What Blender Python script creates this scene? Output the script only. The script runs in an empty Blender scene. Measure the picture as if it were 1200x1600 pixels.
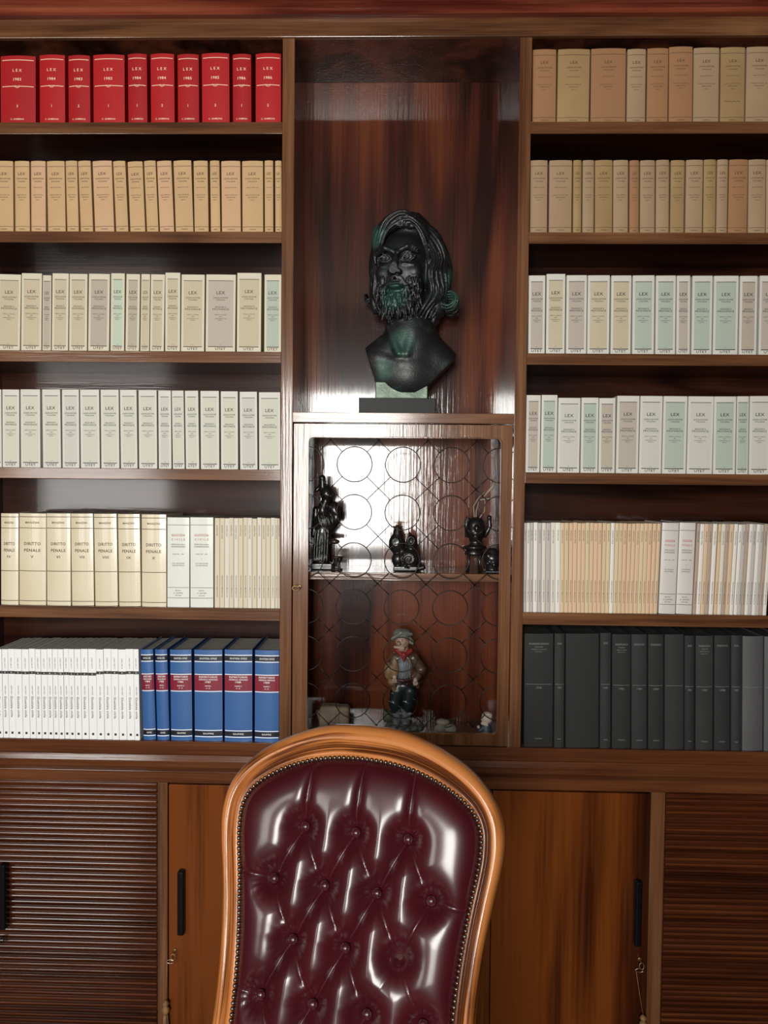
import bpy, math, random
import numpy as np
from mathutils import Vector, Matrix
random.seed(7)
R = math.radians
scene = bpy.context.scene
COL = scene.collection

# ------------------------------------------------------------------ camera
cam_d = bpy.data.cameras.new('camera')
cam = bpy.data.objects.new('camera', cam_d); COL.objects.link(cam)
cam_d.sensor_fit = 'VERTICAL'; cam_d.sensor_height = 36.0; cam_d.lens = 36.0 * 1202 / 1600
cam_d.clip_start = 0.05
YAW, PITCH, ROLL = 0.024266, -0.035879, 0.010091
base = Matrix(((1, 0, 0), (0, 0, -1), (0, 1, 0)))               # looks along +Y
cam.matrix_world = Matrix.Translation((0, -2.5, 1.7)) @ (Matrix.Rotation(YAW, 3, 'Z') @ Matrix.Rotation(PITCH, 3, 'X') @ base @ Matrix.Rotation(ROLL, 3, 'Z')).to_4x4()
scene.camera = cam

# ------------------------------------------------------------------ world, light, exposure
scene.view_settings.view_transform = 'Standard'
scene.view_settings.look = 'None'
scene.view_settings.gamma = 1.0
scene.view_settings.use_curve_mapping = False
scene.view_settings.exposure = 0.0
world = bpy.data.worlds.new('daylight'); scene.world = world; world.use_nodes = True
wn = world.node_tree.nodes; wn['Background'].inputs[0].default_value = (0.75, 0.86, 1.0, 1); wn['Background'].inputs[1].default_value = 1.0

WIN = [(-1.10, 0.06, 1.02, 2.66), (-3.75, -2.35, 1.02, 2.66)]       # the two windows in the rear wall: x0, x1, z0, z1
YR = -4.8
def area(name, loc, sx, sz, power, col, rot=(R(90), 0, 0)):
    l = bpy.data.lights.new(name, 'AREA'); l.shape = 'RECTANGLE'; l.size = sx; l.size_y = sz; l.energy = power; l.color = col
    o = bpy.data.objects.new(name, l); COL.objects.link(o); o.location = loc; o.rotation_euler = rot
    return o
for (x0, x1, z0, z1), pw in zip(WIN, (186, 66)):
    a = area('window_daylight', ((x0 + x1) / 2, YR + 0.03, (z0 + z1) / 2), x1 - x0 - .1, z1 - z0 - .1, pw, (1.0, 0.985, 0.94))

# ------------------------------------------------------------------ materials
def mat(name, color, rough=.5, coat=0, metal=0, spec=.5, bump=None, var=None, coat_rough=.1):
    m = bpy.data.materials.new(name); m.use_nodes = True; nt = m.node_tree; b = nt.nodes['Principled BSDF']
    b.inputs['Base Color'].default_value = (*color, 1); b.inputs['Roughness'].default_value = rough
    b.inputs['Coat Weight'].default_value = coat; b.inputs['Coat Roughness'].default_value = coat_rough
    b.inputs['Metallic'].default_value = metal; b.inputs['Specular IOR Level'].default_value = spec
    tc = nt.nodes.new('ShaderNodeTexCoord')
    if var:                                                    # (scale, second colour, contrast)
        n = nt.nodes.new('ShaderNodeTexNoise'); n.inputs['Scale'].default_value = var[0]; n.inputs['Detail'].default_value = 4
        oi = nt.nodes.new('ShaderNodeObjectInfo'); va = nt.nodes.new('ShaderNodeVectorMath'); va.operation = 'ADD'
        mu = nt.nodes.new('ShaderNodeMath'); mu.operation = 'MULTIPLY'; mu.inputs[1].default_value = 13.0
        nt.links.new(oi.outputs['Random'], mu.inputs[0]); nt.links.new(tc.outputs['Object'], va.inputs[0]); nt.links.new(mu.outputs[0], va.inputs[1])
        nt.links.new(va.outputs[0], n.inputs['Vector'])
        r = nt.nodes.new('ShaderNodeValToRGB'); r.color_ramp.elements[0].position = .5 - var[2]; r.color_ramp.elements[1].position = .5 + var[2]
        r.color_ramp.elements[0].color = (*color, 1); r.color_ramp.elements[1].color = (*var[1], 1)
        nt.links.new(n.outputs['Fac'], r.inputs['Fac']); nt.links.new(r.outputs['Color'], b.inputs['Base Color'])
    if bump:
        n = nt.nodes.new('ShaderNodeTexNoise'); n.inputs['Scale'].default_value = bump[0]; n.inputs['Detail'].default_value = 3
        bp = nt.nodes.new('ShaderNodeBump'); bp.inputs['Strength'].default_value = bump[1]; bp.inputs['Distance'].default_value = bump[2] if len(bump) > 2 else .002
        nt.links.new(tc.outputs['Object'], n.inputs['Vector']); nt.links.new(n.outputs['Fac'], bp.inputs['Height']); nt.links.new(bp.outputs['Normal'], b.inputs['Normal'])
    return m

def wood(name, dark, mid, light, axis='X', rough=.3, coat=.5, scale=1.0, figure=.5, bump=.25, uv=False, coat_rough=.12, bands=9.0, finew=.35, fines=150.0, coat_ior=1.5, lo=.36, hi=.66):
    """varnished timber: long stretched grain lines plus broad figure, along the given axis"""
    m = bpy.data.materials.new(name); m.use_nodes = True; nt = m.node_tree; L = nt.links; N = nt.nodes
    b = N['Principled BSDF']; b.inputs['Roughness'].default_value = rough; b.inputs['Coat Weight'].default_value = coat; b.inputs['Coat Roughness'].default_value = coat_rough; b.inputs['Specular IOR Level'].default_value = .12; b.inputs['Coat IOR'].default_value = coat_ior
    tc = N.new('ShaderNodeTexCoord'); oi = N.new('ShaderNodeObjectInfo')
    mu = N.new('ShaderNodeMath'); mu.operation = 'MULTIPLY'; mu.inputs[1].default_value = 17.0; L.new(oi.outputs['Random'], mu.inputs[0])
    va = N.new('ShaderNodeVectorMath'); va.operation = 'ADD'; L.new(tc.outputs['UV' if uv else 'Object'], va.inputs[0]); L.new(mu.outputs[0], va.inputs[1])
    def mapped(st):
        mp = N.new('ShaderNodeMapping'); s = [1.0 * scale] * 3; s['XYZ'.index(axis)] *= st; mp.inputs['Scale'].default_value = s
        L.new(va.outputs[0], mp.inputs['Vector']); return mp
    def noise(mp, sc, det, dist=0):
        n = N.new('ShaderNodeTexNoise'); n.inputs['Scale'].default_value = sc; n.inputs['Detail'].default_value = det; n.inputs['Distortion'].default_value = dist
        L.new(mp.outputs[0], n.inputs['Vector']); return n
    broad = noise(mapped(.13), 5.0, 2, .6)
    w = N.new('ShaderNodeMath'); w.operation = 'MULTIPLY'; w.inputs[1].default_value = bands; L.new(broad.outputs['Fac'], w.inputs[0])
    fr = N.new('ShaderNodeMath'); fr.operation = 'PINGPONG'; fr.inputs[1].default_value = 1.0; L.new(w.outputs[0], fr.inputs[0])
    fine = noise(mapped(.03), fines, 5)
    streak = noise(mapped(.02), 26.0, 4)
    def mix(a, bb, f):
        x = N.new('ShaderNodeMix'); x.data_type = 'FLOAT'; x.inputs[0].default_value = f; L.new(a, x.inputs[2]); L.new(bb, x.inputs[3]); return x.outputs[0]
    v = mix(mix(streak.outputs['Fac'], fine.outputs['Fac'], finew), fr.outputs[0], .42 * figure)
    r = N.new('ShaderNodeValToRGB'); e = r.color_ramp.elements; e[0].position = lo; e[0].color = (*dark, 1); e[1].position = hi; e[1].color = (*light, 1)
    k = e.new(.5); k.color = (*mid, 1)
    L.new(v, r.inputs['Fac']); L.new(r.outputs['Color'], b.inputs['Base Color'])
    bp = N.new('ShaderNodeBump'); bp.inputs['Strength'].default_value = bump; bp.inputs['Distance'].default_value = .0015
    L.new(fine.outputs['Fac'], bp.inputs['Height']); L.new(bp.outputs['Normal'], b.inputs['Normal']); L.new(bp.outputs['Normal'], b.inputs['Coat Normal'])
    return m

FR = ((.066, .024, .010), (.138, .056, .023), (.22, .100, .045))       # walnut-toned face frame
w_front_x = wood('walnut_frame_horizontal', *FR, axis='X', rough=.33, coat=.9, figure=.3, coat_ior=1.5)
w_front_z = wood('walnut_frame_vertical', *FR, axis='Z', rough=.33, coat=.9, figure=.3, coat_ior=1.5)
w_back = wood('mahogany_back_panel', (.018, .0035, .002), (.060, .0125, .006), (.125, .032, .012), axis='Z', rough=.3, coat=1.0, scale=.8, figure=.9, bump=.3, coat_rough=.07, bands=5, coat_ior=1.6)
w_inner = wood('shaded_mahogany_interior', (.008, .002, .0015), (.022, .006, .003), (.038, .011, .005), axis='X', rough=.3, coat=.6, figure=.6, coat_rough=.07, bump=.12)  # shade inside the shelves is put into this near-black wood colour
w_cornice = wood('mahogany_cornice', (.09, .016, .009), (.20, .042, .022), (.30, .085, .042), axis='X', rough=.22, coat=.9, figure=.4)
w_door = wood('mahogany_door_veneer', (.012, .0025, .001), (.055, .012, .003), (.165, .042, .007), axis='Z', rough=.3, coat=.6, scale=.7, figure=.9, bands=2.5)
w_slat = wood('mahogany_louvre', (.028, .007, .003), (.075, .019, .007), (.14, .042, .015), axis='X', rough=.25, coat=.6, figure=.15, coat_ior=1.6, bump=.1)
w_rail = wood('mahogany_rail', (.05, .014, .006), (.105, .033, .012), (.17, .062, .022), axis='X', rough=.28, coat=.7, figure=.2, lo=.3, hi=.72, coat_ior=1.6)
w_chair = wood('honey_oak_chair_frame', (.085, .022, .005), (.27, .086, .020), (.43, .155, .042), axis='X', rough=.3, coat=.5, scale=2.2, figure=.7, uv=True, bands=5, lo=.42, hi=.56, finew=.7, fines=85.0)

# ------------------------------------------------------------------ mesh helpers
def mesh(name, v, f, m, parent=None, smooth=False, uv=None):
    me = bpy.data.meshes.new(name); me.from_pydata([tuple(p) for p in v], [], f); me.update()
    if m is not None: me.materials.append(m)
    if smooth: me.polygons.foreach_set('use_smooth', [True] * len(me.polygons))
    if uv is not None:
        ul = me.uv_layers.new(name='UVMap'); idx = np.empty(len(me.loops), int); me.loops.foreach_get('vertex_index', idx)
        ul.data.foreach_set('uv', np.asarray(uv, float)[idx].ravel())
    o = bpy.data.objects.new(name, me); COL.objects.link(o)
    if parent is not None: o.parent = parent
    return o
def bevel(o, w, seg=2):
    b = o.modifiers.new('bevel', 'BEVEL'); b.width = w; b.segments = seg; b.limit_method = 'ANGLE'; b.angle_limit = R(40)
    return o
class MB:
    def __init__(s): s.v = []; s.f = []
    def add(s, v, f):
        n = len(s.v); s.v += [tuple(p) for p in v]; s.f += [tuple(i + n for i in q) for q in f]; return s
    def box(s, x0, x1, y0, y1, z0, z1):
        return s.add([(x0, y0, z0), (x1, y0, z0), (x1, y1, z0), (x0, y1, z0), (x0, y0, z1), (x1, y0, z1), (x1, y1, z1), (x0, y1, z1)],
                     [(0, 3, 2, 1), (4, 5, 6, 7), (0, 1, 5, 4), (1, 2, 6, 5), (2, 3, 7, 6), (3, 0, 4, 7)])
    def prism(s, prof, x0, x1):                                    # profile of (y, z), swept along x
        n = len(prof); v = [(x0, y, z) for y, z in prof] + [(x1, y, z) for y, z in prof]
        return s.add(v, [(i, (i + 1) % n, n + (i + 1) % n, n + i) for i in range(n)] + [tuple(range(n))[::-1], tuple(range(n, 2 * n))])
    def tube(s, pts, r, seg=8, closed=False):
        pts = [Vector(p) for p in pts]; n = len(pts); rr = r if isinstance(r, (list, tuple)) else [r] * n
        v = []; up = None
        for i, p in enumerate(pts):
            a = pts[(i - 1) % n] if closed or i > 0 else p; b = pts[(i + 1) % n] if closed or i < n - 1 else p
            t = (b - a).normalized()
            if up is None: up = Vector((0, 0, 1)) if abs(t.z) < .9 else Vector((0, 1, 0))
            e1 = t.cross(up).normalized(); e2 = e1.cross(t).normalized()
            up = e2
            v += [p + (e1 * math.cos(2 * math.pi * k / seg) + e2 * math.sin(2 * math.pi * k / seg)) * rr[i] for k in range(seg)]
        f = []
        for i in range(n if closed else n - 1):
            j = (i + 1) % n
            f += [(i * seg + k, i * seg + (k + 1) % seg, j * seg + (k + 1) % seg, j * seg + k) for k in range(seg)]
        if not closed: f += [tuple(range(seg))[::-1], tuple(range((n - 1) * seg, n * seg))]
        return s.add(v, f)
    def lathe(s, prof, seg=20, c=(0, 0, 0)):                        # (radius, z)
        v = [(c[0] + r * math.cos(2 * math.pi * k / seg), c[1] + r * math.sin(2 * math.pi * k / seg), c[2] + z) for r, z in prof for k in range(seg)]
        f = [(i * seg + k, i * seg + (k + 1) % seg, (i + 1) * seg + (k + 1) % seg, (i + 1) * seg + k) for i in range(len(prof) - 1) for k in range(seg)]
        return s.add(v, f + [tuple(range(seg))[::-1], tuple(range((len(prof) - 1) * seg, len(prof) * seg))])
    def build(s, name, m, parent=None, smooth=False): return mesh(name, s.v, s.f, m, parent, smooth)
def bx(name, m, parent, *d, bev=.0015):
    o = MB().box(*d).build(name, m, parent)
    return bevel(o, bev) if bev else o
def thing(name, label, cat, loc=(0, 0, 0), group=None):
    o = bpy.data.objects.new(name, None); COL.objects.link(o); o.location = loc; o.empty_display_size = .05
    o['label'] = label; o['category'] = cat
    if group: o['group'] = group
    return o
def structure(o): o['kind'] = 'structure'; return o

# ------------------------------------------------------------------ the room
FZ = -0.30                                                        # floor level
plaster = mat('brown_wall_panelling', (.11, .075, .05), .85, bump=(60, .1))
XL, XR, YB, ZC = -4.2, 3.4, .34, 3.42
structure(bx('floor', wood('oak_parquet', (.04, .018, .010), (.08, .038, .018), (.12, .06, .03), axis='Y', rough=.35, coat=.3), None, XL, XR, YR, YB, FZ - .08, FZ, bev=0))
structure(bx('ceiling', mat('dark_timber_ceiling', (.05, .035, .025), .9), None, XL, XR, YR, YB, ZC, ZC + .08, bev=0))
structure(bx('wall_front', plaster, None, XL, XR, YB, YB + .1, FZ, ZC, bev=0))
structure(bx('wall_right', plaster, None, XR, XR + .1, YR, YB, FZ, ZC, bev=0))
mb = MB(); mb.box(XL - .1, XL, YR, YB, FZ, ZC)
structure(mb.build('wall_left', plaster))
mb = MB(); xs = [XL] + [c for w in sorted(WIN) for c in w[:2]] + [XR]
for i in range(0, len(xs), 2): mb.box(xs[i], xs[i + 1], YR - .12, YR, FZ, ZC)
for x0, x1, z0, z1 in WIN: mb.box(x0, x1, YR - .12, YR, FZ, z0); mb.box(x0, x1, YR - .12, YR, z1, ZC)
structure(mb.build('wall_rear', plaster))
white_paint = mat('white_window_paint', (.75, .73, .68), .4)
glass = bpy.data.materials.new('window_glass'); glass.use_nodes = True
gb = glass.node_tree.nodes['Principled BSDF']; gb.inputs['Transmission Weight'].default_value = 1; gb.inputs['Roughness'].default_value = 0; gb.inputs['IOR'].default_value = 1.45
for i, (x0, x1, z0, z1) in enumerate(WIN):
    mb = MB(); t = .05
    for d in ((x0, x0 + t, z0, z1), (x1 - t, x1, z0, z1), (x0, x1, z0, z0 + t), (x0, x1, z1 - t, z1)): mb.box(d[0], d[1], YR - .06, YR - .01, d[2], d[3])
    f = structure(mb.build('window_%d' % (i + 1), white_paint)); bx('pane', glass, f, x0 + t, x1 - t, YR - .04, YR - .034, z0 + t, z1 - t, bev=0)

# ------------------------------------------------------------------ the bookcase
DB = .275                                                         # inner depth
LV = [2.858, 2.5105, 2.126, 1.7435, 1.288]                        # shelf tops
LB = [2.8215, 2.475, 2.090, 1.7085, 1.249]
BASE = .843
XO = 1.46                                                         # inner faces of the outer uprights
case = thing('bookcase', 'tall varnished walnut wall bookcase with six shelves of law books beside a central niche', 'bookcase', (0, 0, FZ))
def P(name, m, *d, bev=.0015):                                    # bookcase part in room coordinates
    d = list(d); d[4] -= FZ; d[5] -= FZ
    return bx(name, m, case, *d, bev=bev)
for x0, x1 in ((-.399, -.361), (.357, .394), (-XO - .038, -XO), (XO, XO + .038)):
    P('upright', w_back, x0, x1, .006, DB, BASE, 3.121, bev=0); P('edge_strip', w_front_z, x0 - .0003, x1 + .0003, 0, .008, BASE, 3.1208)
for zt, zb in zip(LV, LB):
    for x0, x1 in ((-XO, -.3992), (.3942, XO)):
        P('shelf', w_inner, x0, x1, .006, DB, zb, zt, bev=0); P('edge_strip', w_front_x, x0, x1, .001, .008, zb - .0003, zt + .0003)  # board body in the shade-darkened wood, strip in the frame's own tone
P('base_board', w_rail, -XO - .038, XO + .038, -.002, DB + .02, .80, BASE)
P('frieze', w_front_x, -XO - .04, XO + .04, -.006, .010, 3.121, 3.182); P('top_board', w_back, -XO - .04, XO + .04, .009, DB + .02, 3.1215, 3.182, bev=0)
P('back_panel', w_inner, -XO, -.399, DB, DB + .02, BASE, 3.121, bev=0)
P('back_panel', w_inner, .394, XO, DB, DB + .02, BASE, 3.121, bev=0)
P('back_panel', w_back, -.361, .357, DB, DB + .02, BASE, 3.121, bev=0)
P('niche_board', w_front_x, -.361, .357, 0, DB, 1.899, 1.932)
P('vitrine_shelf', w_front_x, -.361, .357, .05, DB, 1.380, 1.406)
mb = MB()
prof = [(-.006, 3.178), (-.030, 3.178), (-.036, 3.183), (-.036, 3.190), (-.030, 3.194), (-.036, 3.199), (-.048, 3.204), (-.058, 3.213), (-.060, 3.222), (-.054, 3.229),
        (-.070, 3.232), (-.092, 3.242), (-.108, 3.258), (-.116, 3.278), (-.122, 3.30), (-.135, 3.31), (-.135, 3.34), (DB, 3.34), (DB, 3.178)]
mb.prism([(y, z - FZ) for y, z in prof][::-1], -XO - .09, XO + .09); mb.build('cornice', w_cornice, case)

# glazed-look door of the vitrine: frame with cut corners, wire lattice, key
def frame_ring(outer, inner, y0, y1):
    """flat frame between two loops of (x, z) with the same count"""
    n = len(outer); v = []
    for y in (y0, y1): v += [(x, y, z) for x, z in outer] + [(x, y, z) for x, z in inner]
    f = []
    for i in range(n):
        j = (i + 1) % n
        f += [(i, j, n + j, n + i), (2 * n + i, 3 * n + i, 3 * n + j, 2 * n + j), (i, 2 * n + i, 2 * n + j, j), (n + i, n + j, 3 * n + j, 3 * n + i)]
    return v, f
DX0, DX1, DZ0, DZ1 = -.357, .353, .846, 1.895
OX0, OX1, OZ0, OZ1, CR = -.311, .319, .884, 1.854, .018
def loop(x0, x1, z0, z1, c, k=5):
    pts = []
    for cx, cz, a0 in ((x1 - c, z0 + c, -90), (x1 - c, z1 - c, 0), (x0 + c, z1 - c, 90), (x0 + c, z0 + c, 180)):
        pts += [(cx + c * math.cos(R(a0 + 90 * i / k)), cz + c * math.sin(R(a0 + 90 * i / k))) for i in range(k + 1)]
    return pts
def sq(x0, x1, z0, z1, k=5): return [p for c in ((x1, z0), (x1, z1), (x0, z1), (x0, z0)) for p in [c] * (k + 1)]
mb = MB(); v, f = frame_ring([(x, z - FZ) for x, z in sq(DX0, DX1, DZ0, DZ1)], [(x, z - FZ) for x, z in loop(OX0, OX1, OZ0, OZ1, CR)], .002, .024)
mb.add(v, f); door = bevel(mb.build('lattice_door', w_front_z, case), .0012)
mb = MB(); v, f = frame_ring([(x, z - FZ) for x, z in loop(OX0 - .001, OX1 + .001, OZ0 - .001, OZ1 + .001, CR)], [(x, z - FZ) for x, z in loop(OX0 + .004, OX1 - .004, OZ0 + .004, OZ1 - .004, CR - .004)], -.001, .006)
mb.add(v, f); bevel(mb.build('bead', w_front_z, door), .001)
iron = mat('blackened_iron_wire', (.030, .026, .024), .35, metal=.8, bump=(90, .1))
mb = MB(); cx = [-.318, -.1595, -.0005, .1595, .319]; cz = [1.765, 1.608, 1.4495, 1.295, 1.138, .982]
RC = .0575; WY = .026
for x in cx:
    for z in cz: mb.tube([(x + RC * math.cos(2 * math.pi * k / 40), WY, z - FZ + RC * math.sin(2 * math.pi * k / 40)) for k in range(40)], .0017, 6, True)
XX = [(a + b) / 2 for a, b in zip(cx, cx[1:])]; ZZ = [1.844] + [(a + b) / 2 for a, b in zip(cz, cz[1:])] + [.902]
s = RC * .7071
for i, x in enumerate(XX):
    for j, z in enumerate(ZZ):
        for cxx in (cx[i], cx[i + 1]):
            for jj in (j - 1, j):
                if 0 <= jj < len(cz):
                    sx = 1 if cxx < x else -1; sz = 1 if cz[jj] < z else -1
                    mb.tube([(cxx + sx * s, WY, cz[jj] + sz * s - FZ), (x - sx * -.004, WY + .001, z + sz * .004 - FZ)], .0015, 6)
mb.build('wire_lattice', iron, door, True)
brass = mat('tarnished_brass', (.30, .20, .09), .4, metal=.9, bump=(120, .2))
mb = MB(); kz = 1.362 - FZ
mb.lathe([(.0075, 0), (.0075, .002), (.006, .003)], 16); 
mb.v = [(x - .335, -z + .002, y + kz) for x, y, z in mb.v]
mb.tube([(-.335, .002, kz), (-.336, -.022, kz - .001)], .0022, 8)
mb.tube([(-.338 + .011 * math.cos(a) - .006, -.024, kz - .001 + .007 * math.sin(a)) for a in [2 * math.pi * i / 16 for i in range(16)]], .0018, 6, True)
mb.build('key', brass, door, True)

# ------------------------------------------------------------------ the base cabinet
cab = thing('base_cabinet', 'low mahogany cupboard run under the bookcase with louvred and plain veneered doors', 'cabinet', (0, 0, FZ))
def Q(name, m, parent, *d, bev=.0015):
    d = list(d); d[4] -= FZ; d[5] -= FZ
    return bx(name, m, parent, *d, bev=bev)
mb = MB(); mb.prism([(y, z - FZ) for y, z in [(-.003, .7995), (-.004, .797), (-.010, .780), (-.022, .765), (-.036, .759), (-.040, .757), (-.040, .752), (-.034, .750), (DB, .750), (DB, .7995)]][::-1], -XO - .06, XO + .06)
bevel(mb.build('top_moulding', w_rail, cab), .001)
Q('rail', w_rail, cab, -XO - .04, XO + .04, -.026, .0, .714, .750)
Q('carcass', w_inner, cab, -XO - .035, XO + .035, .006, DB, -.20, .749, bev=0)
Q('plinth', w_rail, cab, -XO - .03, XO + .03, -.010, DB, FZ, -.20)
Q('rail', w_rail, cab, -XO - .04, XO + .04, -.026, .005, -.20, -.16)
for x0, x1 in ((-.795, -.762), (.8135, .859), (-XO - .04, -1.372), (1.372, XO + .04)): Q('stile', w_front_z, cab, x0, x1, -.026, .005, -.16, .714)
black = mat('black_lacquer', (.004, .0035, .004), .35, spec=.2)
def handle(parent, x, z0, z1):
    mb = MB(); prof = []
    for i in range(9):
        t = i / 8; zz = z0 + (z1 - z0) * t; d = .030 * (1 - (2 * t - 1) ** 6)
        prof.append((x, -.026 - .006 - d * .75, zz - FZ))
    mb.box(x - .011, x + .011, -.046, -.020, z0 - FZ, z1 - FZ)
    o = mb.build('handle', black, parent); bevel(o, .006, 4)
    return o
def louvred(x0, x1, hx):
    t = .004
    mb = MB(); mb.box(x0, x1, -.008, .005, -.158, .711 )
    z = .708; prof = []; pitch = .0192
    while z - pitch > -.155:
        prof.append((x0 + t, x1 - t, z)); z -= pitch
    o = MB().box(x0, x1, -.008, .0055, -.158 - FZ, .712 - FZ).build('louvred_door', w_slat, cab)
    sl = MB()
    for a, b, zt in prof:
        sl.prism([(y, q - FZ) for y, q in [(-.008, zt - .001), (-.015, zt), (-.0185, zt - .0015), (-.0195, zt - .004), (-.018, zt - .008), (-.0105, zt - pitch + .0015), (-.008, zt - pitch + .001)]][::-1], a, b)
    sl.build('louvres', w_slat, o)
    if hx is not None: handle(o, hx, .217, .436)
    return o
louvred(-1.37, -.797, -1.306); louvred(.861, 1.37, None)
for x0, x1, hx in ((-.760, -.252, -.714), (-.249, .3025, None), (.305, .8115, .7765)):
    o = Q('panel_door', w_door, cab, x0, x1, -.020, .004, -.158, .706, bev=.002)
    if hx is not None: handle(o, hx, .212, .427)
w_silk = mat('gold_silk_tassel', (.30, .16, .05), .6, bump=(300, .8), var=(80, (.17, .08, .03), .2))
def key_tassel(x, zk, ztop, label, swing):
    t = thing('tasselled_key', label, 'key', (x, -.022, zk), None)
    mb = MB(); mb.lathe([(.006, 0), (.006, .0025), (.004, .003)], 14); mb.v = [(a, -c, b) for a, b, c in mb.v]
    mb.tube([(0, 0, 0), (0, -.020, 0)], .0022, 8)
    mb.tube([(.009 * math.cos(a) * .8, -.024 + .002 * math.sin(a), -.009 + .010 * math.sin(a)) for a in [2 * math.pi * i / 18 for i in range(18)]], .0016, 6, True)
    mb.build('key', brass, t, True)
    mb = MB(); mb.tube([(-.016 + .013 * math.cos(a) + .008, -.026, -.022 + .006 * math.sin(a)) for a in [2 * math.pi * i / 18 for i in range(18)]], .0011, 6, True)
    mb.build('ring', mat('steel_ring', (.55, .5, .42), .3, metal=1), t, True)
    zt = ztop - zk
    MB().tube([(-.018, -.027, -.026), (-.019 + swing * .5, -.026, zt * .6), (-.020 + swing, -.024, zt)], .0011, 6).build('cord', w_silk, t, True)
    mb = MB(); xx = -.020 + swing
    mb.lathe([(.002, .002), (.009, -.004), (.011, -.010), (.006, -.017), (.011, -.023), (.013, -.032), (.009, -.041), (.007, -.044)], 14, (xx, -.024, zt))
    mb.build('knot', w_silk, t, True)
    mb = MB()
    for k in range(36):
        a = k * 2.4; rr = .0075 * math.sqrt((k % 12 + 1) / 12)
        mb.tube([(xx + rr * .8 * math.cos(a), -.024 + rr * .8 * math.sin(a), zt - .042), (xx + rr * 1.2 * math.cos(a), -.024 + rr * 1.2 * math.sin(a), zt - .08), (xx + rr * 1.3 * math.cos(a + .1), -.024 + rr * 1.3 * math.sin(a), zt - .125 - .004 * (k % 3))], .0013, 5)
    mb.build('fringe', w_silk, t, True)
key_tassel(-.738, .150, -.006, 'small key with a gold tassel in the plain door left of the leather chair', -.004)
key_tassel(.789, .160, -.012, 'small key with a gold tassel in the plain door right of the leather chair', .028)
t = thing('door_key', 'dark key in the louvred door at the left edge of the picture', 'key', (-1.314, -.012, .182))
mb = MB(); mb.lathe([(.006, 0), (.006, .0025), (.004, .003)], 14); mb.v = [(a, -c, b) for a, b, c in mb.v]
mb.tube([(0, 0, 0), (0, -.024, 0)], .0025, 8); mb.tube([(.011 * math.cos(a), -.028, .009 * math.sin(a)) for a in [2 * math.pi * i / 18 for i in range(18)]], .002, 6, True)
mb.build('key_bow', black, t, True)

# ------------------------------------------------------------------ lettering
_glyph = {}
def text_geo(s):
    """outline of a line of capitals, centred, cap height 1"""
    if s in _glyph: return _glyph[s]
    cu = bpy.data.curves.new('lettering', 'FONT'); cu.body = s; cu.size = 1.0; cu.resolution_u = 2; cu.align_x = 'CENTER'; cu.space_character = 1.1; cu.offset = .014
    o = bpy.data.objects.new('lettering', cu); COL.objects.link(o)
    bpy.context.view_layer.update()
    me = bpy.data.meshes.new_from_object(o.evaluated_get(bpy.context.evaluated_depsgraph_get()))
    v = np.empty(len(me.vertices) * 3); me.vertices.foreach_get('co', v); v = v.reshape(-1, 3)[:, :2] / .70
    f = [tuple(p.vertices) for p in me.polygons]
    bpy.data.objects.remove(o); bpy.data.curves.remove(cu); bpy.data.meshes.remove(me)
    if len(v): v[:, 1] -= .5; v[:, 0] -= (v[:, 0].min() + v[:, 0].max()) / 2
    _glyph[s] = (v, f); return _glyph[s]
class Print:
    """flat print laid on a spine of width w, height h, with bulge b (spine front at y=0, edges at y=b)"""
    def __init__(s, w, h, b): s.w, s.h, s.b, s.m = w, h, b, MB(); s.lift = .0005
    def y(s, x): return s.b * min(1.0, (2 * x / s.w) ** 2) - s.lift
    def text(s, t, fr, cap, maxw=.86, wide=1.0):
        v, f = text_geo(t)
        if not len(v): return
        k = cap * wide; tw = (v[:, 0].max() - v[:, 0].min()) * k
        if tw > s.w * maxw: k *= s.w * maxw / tw
        z = s.h * (1 - fr); s.m.add([(p[0] * k, s.y(p[0] * k), z + p[1] * cap) for p in v], [q for q in f])
    def vtext(s, t, f0, f1, cap, x0=0):
        v, f = text_geo(t); L = (f1 - f0) * s.h; k = L / (v[:, 0].max() - v[:, 0].min()); zc = s.h * (1 - (f0 + f1) / 2)
        s.m.add([(x0 + p[1] * cap, s.y(x0 + p[1] * cap), zc - p[0] * k) for p in v], [q for q in f])
    def rule(s, fr, th, wf=.94, off=0):
        n = 6; x = [s.w * wf * (i / n - .5) + off for i in range(n + 1)]; z = s.h * (1 - fr)
        s.m.add([(a, s.y(a), z - th / 2) for a in x] + [(a, s.y(a), z + th / 2) for a in x], [(i, i + 1, n + 2 + i, n + 1 + i) for i in range(n)])
    def band(s, f0, f1, wf=1.0): s.rule((f0 + f1) / 2, (f1 - f0) * s.h, wf)
    def build(s, name, m, parent, split=False):
        if not s.m.v: return
        if not split: return s.m.build(name, m, parent)
        for nm, keep in ((name, lambda z: z > s.h * .25), ('publisher_' + name, lambda z: z <= s.h * .25)):
            q = MB(); ids = {}
            for f in s.m.f:
                if keep(s.m.v[f[0]][2]):
                    for i in f:
                        if i not in ids: ids[i] = len(q.v); q.v.append(s.m.v[i])
                    q.f.append(tuple(ids[i] for i in f))
            if q.v: q.build(nm, m, parent)

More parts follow.
